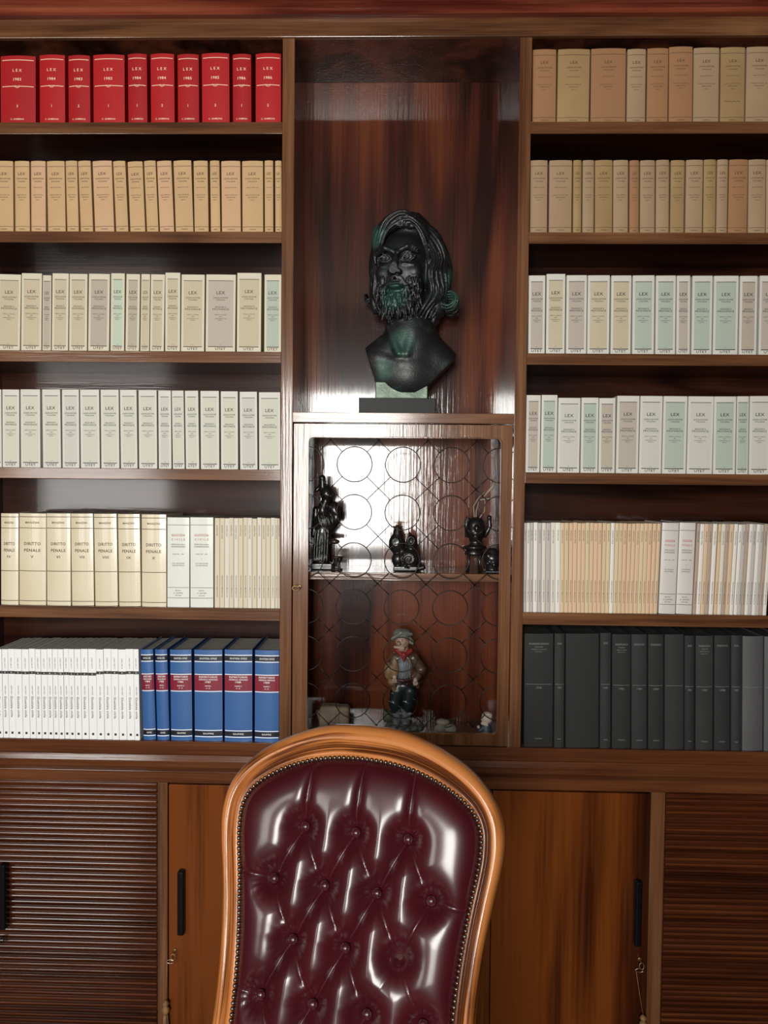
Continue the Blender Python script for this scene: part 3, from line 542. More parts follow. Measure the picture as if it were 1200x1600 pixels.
# ------------------------------------------------------------------ modelling by signed distance fields (for carved and cast things)
class SDF:
    def __init__(s, lo, hi, h):
        s.lo = np.array(lo, float); s.h = h; s.n = np.maximum(4, np.ceil((np.array(hi) - s.lo) / h).astype(int) + 1)
        s.F = np.full(tuple(s.n), 1.0, np.float32); s.ax = [s.lo[i] + h * np.arange(s.n[i]) for i in range(3)]
    def _win(s, lo, hi):
        a = np.clip(np.floor((np.array(lo) - s.lo) / s.h).astype(int), 0, s.n); b = np.clip(np.ceil((np.array(hi) - s.lo) / s.h).astype(int) + 1, 0, s.n)
        if (b <= a).any(): return None
        sl = tuple(slice(a[i], b[i]) for i in range(3))
        return sl, s.ax[0][sl[0]][:, None, None], s.ax[1][sl[1]][None, :, None], s.ax[2][sl[2]][None, None, :]
    def _put(s, sl, d, k, sub):
        f = s.F[sl]
        if sub: d = -d
        if k > 0:
            h = np.maximum(k - np.abs(f - d), 0) / k; e = h * h * k * .25
            s.F[sl] = (np.maximum(f, d) + e) if sub else (np.minimum(f, d) - e)
        else: s.F[sl] = np.maximum(f, d) if sub else np.minimum(f, d)
    def ell(s, c, r, k=.004, sub=False, rot=None):
        r = np.array([r] * 3 if np.isscalar(r) else r, float); m = (r.max() if rot is not None else r) + max(k, .003) + s.h * 2
        w = s._win(np.array(c) - m, np.array(c) + m)
        if w is None: return s
        sl, x, y, z = w; x, y, z = x - c[0], y - c[1], z - c[2]
        if rot is not None:
            M = np.array(rot); x, y, z = (M[0, 0] * x + M[1, 0] * y + M[2, 0] * z, M[0, 1] * x + M[1, 1] * y + M[2, 1] * z, M[0, 2] * x + M[1, 2] * y + M[2, 2] * z)
        k0 = np.sqrt((x / r[0]) ** 2 + (y / r[1]) ** 2 + (z / r[2]) ** 2); k1 = np.sqrt((x / r[0] ** 2) ** 2 + (y / r[1] ** 2) ** 2 + (z / r[2] ** 2) ** 2) + 1e-6
        s._put(sl, np.where(k0 < .2, -r.min(), k0 * (k0 - 1) / k1).astype(np.float32), k, sub); return s
    def cap(s, a, b, ra, rb=None, k=.002, sub=False):
        rb = ra if rb is None else rb; a = np.array(a, float); b = np.array(b, float); m = max(ra, rb) + max(k, .002) + s.h * 2
        w = s._win(np.minimum(a, b) - m, np.maximum(a, b) + m)
        if w is None: return s
        sl, x, y, z = w; d = b - a; L = max((d * d).sum(), 1e-12)
        t = np.clip(((x - a[0]) * d[0] + (y - a[1]) * d[1] + (z - a[2]) * d[2]) / L, 0, 1)
        D = np.sqrt((x - a[0] - t * d[0]) ** 2 + (y - a[1] - t * d[1]) ** 2 + (z - a[2] - t * d[2]) ** 2) - (ra + (rb - ra) * t)
        s._put(sl, D.astype(np.float32), k, sub); return s
    def path(s, pts, r, k=.0015, sub=False):
        n = len(pts); rr = r if isinstance(r, (list, tuple)) else [r] * n
        for i in range(n - 1): s.cap(pts[i], pts[i + 1], rr[i], rr[i + 1], k, sub)
        return s
    def box(s, c, r, round_=.002, k=.002, sub=False):
        c = np.array(c); r = np.array(r, float); w = s._win(c - r - .01 - k, c + r + .01 + k)
        if w is None: return s
        sl, x, y, z = w; q = [np.abs(x - c[0]) - r[0] + round_, np.abs(y - c[1]) - r[1] + round_, np.abs(z - c[2]) - r[2] + round_]
        d = np.sqrt(sum(np.maximum(t, 0) ** 2 for t in q)) + np.minimum(np.maximum(np.maximum(q[0], q[1]), q[2]), 0) - round_
        s._put(sl, d.astype(np.float32), k, sub); return s
    def cut(s, p, n):                                              # keep the side against n
        n = np.array(n, float); n /= np.linalg.norm(n); x, y, z = s.ax[0][:, None, None], s.ax[1][None, :, None], s.ax[2][None, None, :]
        s.F = np.maximum(s.F, ((x - p[0]) * n[0] + (y - p[1]) * n[1] + (z - p[2]) * n[2]).astype(np.float32)); return s
    def ray(s, o, d, t0, t1):                                      # first inside point from t0 to t1
        o = np.array(o, float); d = np.array(d, float)
        for t in np.linspace(t0, t1, 120):
            i = np.round((o + d * t - s.lo) / s.h).astype(int)
            if (i >= 0).all() and (i < s.n).all() and s.F[tuple(i)] < 0: return o + d * t
        return o + d * t1
    def surface(s):
        F = s.F; F[0] = F[-1] = 1; F[:, 0] = F[:, -1] = 1; F[:, :, 0] = F[:, :, -1] = 1
        S = F < 0; n = [k - 1 for k in F.shape]
        c = lambda A, i, j, k: A[i:i + n[0], j:j + n[1], k:k + n[2]]
        cnt = sum(c(S, i, j, k).astype(np.int8) for i in (0, 1) for j in (0, 1) for k in (0, 1))
        act = (cnt > 0) & (cnt < 8); ids = np.full(act.shape, -1, np.int64); ii = np.argwhere(act); ids[act] = np.arange(len(ii))
        P = np.zeros((len(ii), 3)); W = np.zeros(len(ii))
        corner = [(i, j, k) for i in (0, 1) for j in (0, 1) for k in (0, 1)]
        for a in corner:
            for ax in range(3):
                if a[ax]: continue
                b = list(a); b[ax] = 1
                fa = F[ii[:, 0] + a[0], ii[:, 1] + a[1], ii[:, 2] + a[2]]; fb = F[ii[:, 0] + b[0], ii[:, 1] + b[1], ii[:, 2] + b[2]]
                m = (fa < 0) != (fb < 0); t = np.where(m, fa / np.where(m, fa - fb, 1), 0)
                q = np.array(a, float)[None, :].repeat(len(ii), 0); q[:, ax] += t
                P[m] += q[m]; W[m] += 1
        V = (ii + P / W[:, None]) * s.h + s.lo
        quads = []
        for ax in range(3):
            A, B = [x for x in range(3) if x != ax]
            sa = [slice(None)] * 3; sb = [slice(None)] * 3; sa[ax] = slice(0, -1); sb[ax] = slice(1, None)
            Sa, Sb = S[tuple(sa)], S[tuple(sb)]; E = np.argwhere(Sa != Sb)
            E = E[(E[:, A] > 0) & (E[:, B] > 0)]
            flip = Sa[E[:, 0], E[:, 1], E[:, 2]]
            def g(da, db):
                e = E.copy(); e[:, A] -= da; e[:, B] -= db; return ids[e[:, 0], e[:, 1], e[:, 2]]
            q = np.stack([g(0, 0), g(1, 0), g(1, 1), g(0, 1)], 1)
            if ax == 1: flip = ~flip
            q[flip] = q[flip][:, ::-1]; quads.append(q)
        Q = np.concatenate(quads)[:, ::-1]; Q = Q[(Q >= 0).all(1)]
        return V, Q
    def build(s, name, m, parent=None, relax=1):
        V, Q = s.surface()
        for _ in range(relax):
            acc = np.zeros_like(V); w = np.zeros(len(V))
            for i in range(4):
                for j in ((i + 1) % 4, (i + 3) % 4): np.add.at(acc, Q[:, i], V[Q[:, j]]); np.add.at(w, Q[:, i], 1)
            V = .5 * V + .5 * acc / np.maximum(w, 1)[:, None]
        me = bpy.data.meshes.new(name); me.vertices.add(len(V)); me.vertices.foreach_set('co', V.ravel())
        me.loops.add(len(Q) * 4); me.loops.foreach_set('vertex_index', Q.ravel().astype(np.int32)); me.polygons.add(len(Q))
        me.polygons.foreach_set('loop_start', np.arange(0, len(Q) * 4, 4, dtype=np.int32)); me.polygons.foreach_set('loop_total', np.full(len(Q), 4, np.int32))
        me.polygons.foreach_set('use_smooth', [True] * len(Q)); me.update(calc_edges=True); me.validate()
        me.materials.append(m); o = bpy.data.objects.new(name, me); COL.objects.link(o)
        if parent is not None: o.parent = parent
        return o

# ------------------------------------------------------------------ bronze bust in the niche
def bronze(name, base, green, spots, amount=.5):
    """dark cast bronze with verdigris around given places (object space x, y, z, radius)"""
    m = bpy.data.materials.new(name); m.use_nodes = True; nt = m.node_tree; N = nt.nodes; L = nt.links; b = N['Principled BSDF']
    b.inputs['Metallic'].default_value = .35; b.inputs['Roughness'].default_value = .42; b.inputs['Specular IOR Level'].default_value = .6
    tc = N.new('ShaderNodeTexCoord'); n = N.new('ShaderNodeTexNoise'); n.inputs['Scale'].default_value = 22; n.inputs['Detail'].default_value = 6; L.new(tc.outputs['Object'], n.inputs['Vector'])
    total = None
    for x, y, z, r in spots:
        d = N.new('ShaderNodeVectorMath'); d.operation = 'DISTANCE'; L.new(tc.outputs['Object'], d.inputs[0]); d.inputs[1].default_value = (x, y, z)
        q = N.new('ShaderNodeMapRange'); q.inputs[1].default_value = r; q.inputs[2].default_value = r * .35; q.inputs[3].default_value = 0; q.inputs[4].default_value = .55; L.new(d.outputs['Value'], q.inputs[0])
        if total is None: total = q.outputs[0]
        else:
            mx = N.new('ShaderNodeMath'); mx.operation = 'MAXIMUM'; L.new(total, mx.inputs[0]); L.new(q.outputs[0], mx.inputs[1]); total = mx.outputs[0]
    ad = N.new('ShaderNodeMath'); ad.operation = 'ADD'; L.new(n.outputs['Fac'], ad.inputs[0])
    if total is not None: L.new(total, ad.inputs[1])
    else: ad.inputs[1].default_value = amount - .5
    r = N.new('ShaderNodeValToRGB'); r.color_ramp.elements[0].position = .56; r.color_ramp.elements[0].color = (*base, 1); r.color_ramp.elements[1].position = .95; r.color_ramp.elements[1].color = (*green, 1)
    L.new(ad.outputs[0], r.inputs['Fac']); L.new(r.outputs['Color'], b.inputs['Base Color'])
    bp = N.new('ShaderNodeBump'); bp.inputs['Strength'].default_value = .35; bp.inputs['Distance'].default_value = .002
    n2 = N.new('ShaderNodeTexNoise'); n2.inputs['Scale'].default_value = 160; n2.inputs['Detail'].default_value = 4; L.new(tc.outputs['Object'], n2.inputs['Vector'])
    L.new(n2.outputs['Fac'], bp.inputs['Height']); L.new(bp.outputs['Normal'], b.inputs['Normal'])
    return m
U = .00219
bust = thing('bust', 'dark bronze bust of a bearded long-haired man on a black plinth in the niche', 'bust', (-.006, .135, 1.9325))
rng = random.Random(3)
S = SDF((-.155, -.135, .04), (.19, .125, .70), .0019)
TH = R(15); CX, CZH = 2.0, 219.0                                   # head centre: x, height above the board (units)
def hd(a, b, c):                                                   # head coordinates: right, up, forward (units), tilted back a little
    tp = R(5); b2 = b * math.cos(tp) + c * math.sin(tp) * .55; c2 = c * math.cos(tp) - b * math.sin(tp) * .6
    return np.array([(CX + a * math.cos(TH) - c2 * math.sin(TH)) * U, (-c2 * math.cos(TH) - a * math.sin(TH) + 2) * U, (CZH + b2) * U])
def wp(px, py, y): return np.array([(px - 628) * U, y * U, (643 - py) * U])
def E(c, r, k=8, sub=False, tilt=0):
    M = np.array([hd(1, 0, 0) - hd(0, 0, 0), -(hd(0, 0, 1) - hd(0, 0, 0)), hd(0, 1, 0) - hd(0, 0, 0)]); M = (M.T / np.linalg.norm(M, axis=1))
    S.ell(hd(*c), (r[0] * U, r[2] * U, r[1] * U), k * U, sub, rot=M)
def Cc(a, b, ra, rb=None, k=2, sub=False): S.cap(hd(*a), hd(*b), ra * U, (ra if rb is None else rb) * U, k * U, sub)
# chest, shoulders and neck
S.ell(wp(640, 572, 4), (76 * U, 38 * U, 54 * U), .01)
S.cap(wp(588, 553, -4), wp(640, 520, 0), 22 * U, 30 * U, .03); S.cap(wp(694, 562, -4), wp(645, 522, 0), 20 * U, 30 * U, .03)
S.cap(wp(636, 580, 0), wp(644, 520, 2), 34 * U, 35 * U, .03)
for p, q in (((571, 543), (588, 597)), ((588, 597), (613, 609)), ((613, 609), (647, 609)), ((647, 609), (671, 596)), ((671, 596), (708, 556))):
    d = (q[0] - p[0], -(q[1] - p[1])); S.cut(wp(p[0], p[1], 0), (d[1], 0, -d[0]))
S.cut((0, 42 * U, 0), (0, 1, 0)); S.cut(wp(711, 552, 0), (1, 0, 0))
S.cap(wp(642, 540, 4), wp(636, 480, 2), 38 * U, 37 * U, .02)
S.cap(wp(650, 500, -22), wp(634, 552, -36), 5 * U, 3 * U, .02); S.cap(wp(606, 510, -20), wp(622, 552, -36), 5 * U, 3 * U, .02)
S.cap(wp(592, 556, -20), wp(624, 566, -30), 5 * U, 3 * U, .02); S.cap(wp(636, 566, -30), wp(684, 562, -14), 3 * U, 5 * U, .02)
# skull, face
E((2, 28, -6), (45, 54, 46), 6); E((0, -2, 12), (37, 52, 38), 10); E((0, -42, 20), (26, 26, 26), 10); E((0, 25, 24), (33, 28, 24), 8)
for sgn in (-1, 1):
    E((sgn * 25, -8, 36), (11, 12, 10), 8); E((sgn * 24, -28, 26), (11, 18, 14), 8)
    E((sgn * 18, 12, 52), (11, 7.5, 8.5), 5, True)
    E((sgn * 18, 11, 42.5), (8.5, 7, 7), 1)
    for q0, q1 in (((8, 9), (13, 15)), ((13, 15), (20, 16)), ((20, 16), (28, 11))): Cc((sgn * q0[0], q0[1], 48), (sgn * q1[0], q1[1], 49), 1.7, 1.7, 1)
    for q0, q1 in (((8, 9), (15, 5.5)), ((15, 5.5), (22, 5.5)), ((22, 5.5), (28, 10))): Cc((sgn * q0[0], q0[1], 48), (sgn * q1[0], q1[1], 48), 1.4, 1.4, 1)
    Cc((sgn * 10, 1, 48), (sgn * 25, 0, 44), 1.6, 1.6, 3)
    E((sgn * 18, 10.5, 50), (2.6, 2.6, 2.2), .5, True)
    Cc((sgn * 6, 19, 54), (sgn * 17, 24, 54), 3.6, 3.8, 3); Cc((sgn * 17, 24, 54), (sgn * 31, 18, 44), 3.8, 2.5, 3)
    for q in range(9):
        u = q / 8; a0 = 7 + 24 * u; Cc((sgn * a0, 19 + 5 * math.sin(math.pi * u * .9), 57 - 9 * u * u), (sgn * (a0 + 4), 22 + 4 * math.sin(math.pi * u * .9), 57 - 10 * u * u), 1.2, .8, .5)
Cc((0, 18, 50), (0, 2, 58), 4.2, 4.6, 4); Cc((0, 2, 58), (0, -11, 65), 4.6, 6.2, 4); E((0, -12, 64), (6.5, 5.5, 6.5), 3)
for sgn in (-1, 1): E((sgn * 7, -13.5, 57), (4.6, 4.4, 6), 2); E((sgn * 4, -17.5, 61), (2.2, 2.2, 2.6), 1, True); Cc((sgn * 9, -12, 54), (sgn * 19, -31, 46), 1.3, 1.0, 2, True)
Cc((-2.5, 20, 58), (-2, 32, 53), 1.1, .8, 1.5, True); Cc((3, 19, 58), (4, 30, 53), 1.1, .8, 1.5, True)
for b0 in (36, 42, 48):
    for i in range(6):
        a0, a1 = -24 + 8 * i, -16 + 8 * i; f = lambda a: 50.5 - .012 * a * a - (b0 - 36) * .22
        Cc((a0, b0 + 1.2 * math.sin(a0 * .2), f(a0)), (a1, b0 + 1.2 * math.sin(a1 * .2), f(a1)), 1.0, 1.0, 2, True)
# mouth, moustache, beard
E((0, -30, 48), (13, 8, 9), 4); E((0, -34, 54), (9.5, 3.2, 4.5), 1.5); Cc((-9, -29.2, 56), (9, -29.2, 56), 1.4, 1.4, .6, True); E((0, -26.5, 55), (9, 2.2, 4), 1.5)
for sgn in (-1, 1):
    for q in range(7): Cc((sgn * (1 + q * 1.5), -19.5 - q * .3, 58 - q * .5), (sgn * (6 + q * 2.4), -27 - q * 1.6, 56 - q * 1.4), 1.9, 1.2, .4); 
    for q in range(5): Cc((sgn * (12 + q * 1.6), -27 - q, 52 - q), (sgn * (17 + q * 1.2), -40 - 2 * q, 45 - q), 2.1, 1.2, .4)
E((0, -56, 34), (22, 20, 18), 6); E((0, -48, 16), (33, 24, 24), 6)
for q in range(230):
    ph = rng.uniform(-88, 88); b0 = rng.uniform(-72, -33 if abs(ph) < 35 else -16); Rr = 36 - .45 * max(0, -52 - b0)
    if abs(ph) < 24 and b0 > -40: continue
    a0 = Rr * math.sin(R(ph)) * .95; c0 = 14 + Rr * math.cos(R(ph)) * .98
    p0 = hd(a0, b0, c0 + 14); ctr = hd(0, b0, 8); dr = ctr - p0; Ln = np.linalg.norm(dr); p = S.ray(p0, dr / Ln, 0, Ln)
    w0 = rng.uniform(-3, 3); e0 = hd(a0 + w0 * .4, b0 - 4, c0) - hd(a0, b0, c0); e1 = hd(a0 + w0, b0 - 10, c0 - 1) - hd(a0, b0, c0)
    S.path([p, p + e0, p + e1], [2.0 * U, 1.9 * U, 1.0 * U], .4 * U)
# hair: masses, then locks each made of several strands
E((-42, 14, -2), (15, 46, 28), 4); E((48, 6, -6), (17, 52, 30), 5); E((2, 6, -30), (46, 56, 24), 8); E((6, 62, 0), (38, 20, 38), 6); E((-45, -32, 2), (10, 30, 16), 4); E((52, -40, -4), (16, 32, 20), 5)
def lock(pts, r0=4.4, n=11, wav=1.4, ph=0, strands=5):
    P3 = [np.array(p, float) for p in pts]; mid = []
    for i in range(n + 1):
        u = i / n * (len(P3) - 1); j = min(int(u), len(P3) - 2); t = u - j
        p0, p1, p2, p3 = P3[max(j - 1, 0)], P3[j], P3[j + 1], P3[min(j + 2, len(P3) - 1)]
        q = .5 * (2 * p1 + (p2 - p0) * t + (2 * p0 - 5 * p1 + 4 * p2 - p3) * t * t + (3 * p1 - p0 - 3 * p2 + p3) * t ** 3)
        mid.append(q + np.array([math.sin(i * .9 + ph), .5 * math.cos(i * 1.1 + ph), math.cos(i * .8 + ph)]) * wav)
    for s_ in range(strands):
        a0 = s_ * 2 * math.pi / strands + ph; out = []
        for i, m in enumerate(mid):
            tg = mid[min(i + 1, n)] - mid[max(i - 1, 0)]; tg /= np.linalg.norm(tg) + 1e-9
            e1 = np.cross(tg, (0, 0, 1.0)); e1 /= np.linalg.norm(e1) + 1e-9; e2 = np.cross(e1, tg)
            tp = min(1, i / n * 4 + .5) * min(1, (1 - i / n) * 2.2 + .12); a = a0 + i * .22
            out.append(hd(*(m + (e1 * math.cos(a) + e2 * math.sin(a)) * r0 * .78 * tp)))
        rr = [r0 * .44 * U * min(1, (1 - i / n) * 2 + .45) for i in range(n + 1)]
        S.path(out, rr, .15 * U)
def shell(phi, b, grow=0):                                         # point on the outside of the hair at an angle round from the face
    prof = np.interp(b, [-60, -40, -10, 20, 45, 60, 70, 78], [50, 54, 55, 53, 50, 42, 30, 12]) + grow
    return (prof * math.sin(R(phi)) + 4, b, prof * .84 * math.cos(R(phi)) - 2)
for j in range(11):                                                # down the left side
    ph_ = -52 - j * 9; lock([(6 - j, 76 - j * .5, 22 - j * 3), shell(ph_ + 14, 62), shell(ph_ + 4, 40, 1), shell(ph_ - 2, 12, 1.5), shell(ph_ + 3, -14), shell(ph_ - 3, -38), shell(ph_ + 4, -60, -6)], 4.6, 16, 1.5, j * 1.9)
for j in range(12):                                                # down the right side, fuller
    ph_ = 48 + j * 9; lock([(12 + j, 76 - j * .5, 22 - j * 3), shell(ph_ - 12, 62, 1), shell(ph_ - 2, 40, 4), shell(ph_ + 5, 14, 8), shell(ph_ - 3, -12, 9), shell(ph_ + 5, -36, 6), shell(ph_ - 6, -60, 0), shell(ph_ - 10, -74, -8)], 5.0, 18, 1.7, j * 1.3)
for j in range(9):                                                 # crown, swept back in a wave
    a = -26 + j * 7; lock([(a * .6 + 4, 56, 54 - abs(a) * .35), (a * .7 + 4, 74, 46 - abs(a) * .2), (a * .9 + 4, 80 - abs(a) * .18, 16), (a + 4, 78 - abs(a) * .2, -8), (a * 1.2 + 4, 62, -34)], 5.0, 12, 1.2, j * 2.3)
for j in range(5):                                                 # forelock rolled over the brow to the left
    o = j * 2.6; lock([(22 - o, 68, 44 - o), (6 - o, 74 - o * .5, 53 - o * .6), (-12 - o, 64 - o * .2, 56 - o), (-25 - o * .8, 50 + o * .4, 51 - o), (-34 - o * .6, 36 + o, 45 - o), (-39 - o * .5, 20, 38 - o)], 6.0, 13, .6, j)
for j in range(4):                                                 # lower wave of the forelock
    o = j * 2.4; lock([(26 - o, 62, 45 - o), (10 - o, 65 - o * .5, 51 - o * .6), (-7 - o, 58 - o * .4, 53 - o), (-20 - o * .8, 47, 50 - o), (-30 - o * .6, 32, 44 - o), (-37 - o * .5, 20, 38 - o), (-36 - o * .4, 8, 36 - o)], 5.0, 13, .8, j * 1.4)
for j in range(4):                                                 # forelock to the right temple
    o = j * 3; lock([(8 + o, 68, 50 - o), (21 + o * .8, 66, 51 - o * 1.2), (33 + o * .6, 54, 44 - o), (39 + o * .6, 34, 35 - o), (43 + o * .6, 10, 22 - o), (45 + o * .6, -12, 18 - o)], 4.2, 13, .9, j + .5)
for j in range(5):                                                 # flicked curl at the left jaw
    lock([(-46, -6 - j * 3, 4 - j * 4), (-49, -24 - j * 2, 2 - j * 4), (-56, -36 - j, -2 - j * 4), (-63, -35 + j, -3 - j * 3), (-66, -26 + j, -3 - j * 3)], 3.6, 10, .4, j, 4)
for j in range(6):                                                 # rolled curls at the right
    cy, rr0 = -44 - j * 1.5, 12 - j * .6; z0 = 8 - j * 6
    lock([(52, -2, z0), (58, -18, z0), (62, -34, z0)] + [(71 + rr0 * math.cos(a), cy + rr0 * math.sin(a), z0 - 2) for a in [math.pi + k_ * .75 for k_ in range(8)]], 4.2, 20, .3, j * .6, 4)
for j in range(4): lock([(48, -50, 6 - j * 6), (50, -66, 3 - j * 6), (46, -80, 0 - j * 6)], 4.0, 8, .6, j)
G = hd(-2, -48, 50); G2 = wp(624, 535, -44); G3 = wp(700, 440, -20); G4 = wp(585, 375, -30); G5 = wp(600, 575, -40); G6 = wp(708, 465, -20)
m_bz = bronze('dark_cast_bronze', (.016, .016, .017), (.028, .075, .058), [(*G, .060), (*G2, .065), (*G3, .05), (*G4, .055), (*G5, .055), (*G6, .05)])
S.build('bronze_head', m_bz, bust)
m_bz2 = bronze('verdigris_block', (.07, .10, .07), (.20, .27, .19), [], .62)
o = MB().box(-.090, .085, -.055, .06, 23.5 * U, .110).build('neck_block', m_bz2, bust); bevel(o, .003)
m_pl = mat('black_marble', (.007, .007, .008), .45, spec=.2, bump=(30, .05))
o = MB().box(-.142, .110, -.10, .105, 0, 23.5 * U).build('plinth', m_pl, bust); bevel(o, .0015)

# ------------------------------------------------------------------ things in the vitrine
ebony = mat('black_carved_ebony', (.010, .009, .009), .32, coat=.3, bump=(120, .25))
ebony_b = mat('dark_brown_carved_wood', (.030, .014, .010), .35, coat=.3, bump=(120, .25))
US = .00218                                                        # metres per unit on the inner shelf
ZS = 1.4065
t = thing('carved_statue', 'tall black carved statue at the left end of the vitrine shelf', 'statue', (-.262, .14, ZS))
g = SDF((-.06, -.05, -.004), (.07, .055, .335), .0022)
q = lambda x, z, y=0: ((x - 500) * US, y * US, (894 - z) * US)
g.box(q(494, 889), (17 * US, 15 * US, 5 * US)); g.cap(q(493, 884), q(492, 862), 13 * US, 11 * US, .006); g.cap(q(492, 862), q(494, 836), 11 * US, 14 * US, .008)
g.ell(q(496, 822), (19 * US, 14 * US, 24 * US), .006); g.cap(q(494, 800), q(499, 786), 9 * US, 7 * US, .006); g.ell(q(500, 775), (10 * US, 10 * US, 12 * US), .004)
g.cap(q(494, 768), q(493, 750), 6 * US, 5 * US, .004); g.cap(q(489, 764), q(484, 770), 3 * US, 3 * US); g.ell(q(507, 778, -7), (4 * US, 4 * US, 3 * US))
g.ell(q(513, 800, -2), (9 * US, 10 * US, 13 * US), .003); g.ell(q(516, 812, -2), (7 * US, 9 * US, 12 * US), .003); g.cap(q(506, 795, -6), q(518, 806, -10), 4 * US, 3 * US); g.cap(q(484, 800, -4), q(480, 840, -6), 5 * US, 4 * US)
g.cap(q(500, 845, -6), q(506, 852, -8), 5 * US, 4 * US, .004)
for i in range(6): g.cap(q(484 + i * 4, 832, -12), q(482 + i * 4, 880, -12), 1.4 * US, 1.8 * US, .001)
for i in range(5): g.cap(q(488 + i * 5, 808 + i, -12), q(492 + i * 5, 826 - i, -14), 1.6 * US, 1.2 * US, .001)
g.build('carved_figure', ebony, t)
g = SDF((-.04, -.03, .05), (.07, .03, .12), .002); g.ell(q(514, 850, -6), (8 * US, 5 * US, 4 * US)); g.cap(q(505, 848, -4), q(512, 850, -6), 4 * US, 3 * US); g.build('carved_foot', ebony_b, t)
t = thing('carved_stool', 'tiny dark carved stool beside the foot of the black statue', 'stool', (-.222, .115, ZS))
mb = MB(); mb.lathe([(.0, .040), (.019, .040), (.021, .044), (.019, .048), (.0, .048)], 18); mb.lathe([(.019, 0), (.019, .005), (.0, .006)], 18); mb.build('stool_disc', ebony_b, t, True)
for k in range(4):
    a = R(45 + 90 * k); MB().tube([(.014 * math.cos(a), .014 * math.sin(a), .004), (.010 * math.cos(a + .5), .010 * math.sin(a + .5), .022), (.015 * math.cos(a + .9), .015 * math.sin(a + .9), .041)], [.0035, .0028, .0035], 8).build('leg', ebony, t, True)
t = thing('carved_jug', 'black carved jug of rounded animal shapes in the middle of the vitrine shelf', 'jug', (.012, .12, ZS))
q = lambda x, z, y=0: ((x - 634) * US, y * US, (894 - z) * US)
g = SDF((-.06, -.055, -.004), (.085, .055, .16), .002)
g.cap(q(621, 828), q(621, 840), 5.5 * US, 8 * US, .006)
g.ell(q(620, 852), (13 * US, 12 * US, 16 * US), .004); g.ell(q(643, 851), (9 * US, 10 * US, 14 * US), .003); g.cap(q(641, 842), q(640, 835), 4 * US, 1.5 * US, .003)
g.ell(q(640, 874), (17 * US, 14 * US, 17 * US), .004); g.ell(q(622, 876), (10 * US, 11 * US, 13 * US), .003); g.box(q(634, 890), (19 * US, 12 * US, 4 * US), .003, .004)
for i in range(26):                                                # coiled relief on the lower lobe
    a0, a1 = i * .42, (i + 1) * .42; r0, r1 = (1.5 + i * .42) * US, (1.5 + (i + 1) * .42) * US; c = q(639, 875, -13)
    g.cap((c[0] + r0 * math.cos(a0), c[1], c[2] + r0 * math.sin(a0)), (c[0] + r1 * math.cos(a1), c[1] + i * .0001, c[2] + r1 * math.sin(a1)), 1.4 * US, 1.4 * US, .0006)
for cxx, czz in ((618, 849), (642, 846)):
    for i in range(12):
        a0, a1 = i * math.pi / 6, (i + 1) * math.pi / 6; c = q(cxx, czz, -11); g.cap((c[0] + .011 * math.cos(a0), c[1], c[2] + .013 * math.sin(a0)), (c[0] + .011 * math.cos(a1), c[1], c[2] + .013 * math.sin(a1)), .0022, .0022, .0008)
g.cap(q(648, 892, -4), q(661, 888, -6), 3.5 * US, 4.5 * US, .003)
g.build('carved_body', ebony, t)
mb = MB(); c = q(621, 826); mb.lathe([(.006, -.010), (.010, -.004), (.018, .001), (.019, .003), (.015, .003), (.008, -.002)], 20, c); mb.build('rim', ebony_b, t, True)

t = thing('carved_urn', 'black carved urn with upright handles on a footed stand holding dried twigs', 'urn', (.246, .135, ZS))
q = lambda x, z, y=0: ((x - 742) * US, y * US, (894 - z) * US)
g = SDF((-.055, -.05, .075), (.075, .055, .21), .002)
g.cap(q(744, 848), q(744, 832), 9 * US, 15 * US, .006); g.cap(q(744, 832), q(744, 822), 15 * US, 14 * US, .004); g.ell(q(744, 818), (10 * US, 10 * US, 5 * US), .002, True)
g.cap(q(730, 838), q(729, 816), 3.4 * US, 3 * US, .003); g.ell(q(731, 812), 3.5 * US, .002); g.cap(q(759, 838), q(766, 824), 3.6 * US, 3 * US, .003); g.cap(q(766, 824), q(765, 812), 3.6 * US, 3 * US); g.ell(q(765, 810), 4 * US, .002)
g.ell(q(743, 840, -14), (5 * US, 3 * US, 6 * US)); g.ell(q(744, 826, -15), (3 * US, 3 * US, 5 * US)); g.cap(q(744, 848), q(744, 856), 9 * US, 12 * US, .003)
g.build('urn_body', ebony, t)
mb = MB(); mb.lathe([(.0, .074), (.030, .074), (.040, .079), (.040, .086), (.030, .090), (.0, .092)], 24); mb.lathe([(.0, .056), (.032, .056), (.034, .062), (.030, .070), (.028, .074), (0, .075)], 24); mb.build('stand_top', ebony, t, True)
for k in range(4):
    a = R(45 + 90 * k); MB().tube([(.032 * math.cos(a), .032 * math.sin(a), .001), (.025 * math.cos(a), .025 * math.sin(a), .03), (.028 * math.cos(a), .028 * math.sin(a), .060)], [.005, .004, .006], 8).build('leg', ebony, t, True)
t = thing('carved_cup', 'black carved cup at the right end of the vitrine shelf in front of the urn', 'cup', (.302, .085, ZS))
g = SDF((-.04, -.04, -.003), (.04, .04, .085), .002)
g.cap((0, 0, .012), (0, 0, .05), .020, .028, .006); g.cap((0, 0, .05), (0, 0, .066), .028, .022, .004); g.box((0, 0, .005), (.024, .024, .005)); g.ell((-.014, -.022, .058), (.008, .006, .010)); g.ell((-.016, -.022, .034), (.007, .006, .006)); g.ell((.004, -.027, .03), (.007, .005, .007)); g.cap((0, 0, .075), (0, 0, .06), .014, .02, .002, True)
g.build('cup_body', ebony, t)
t = thing('dried_twigs', 'pale dried twigs standing in the black urn', 'twigs', (.246, .125, ZS))
m_tw = mat('dry_straw', (.34, .28, .20), .7, bump=(200, .3)); mb = MB()
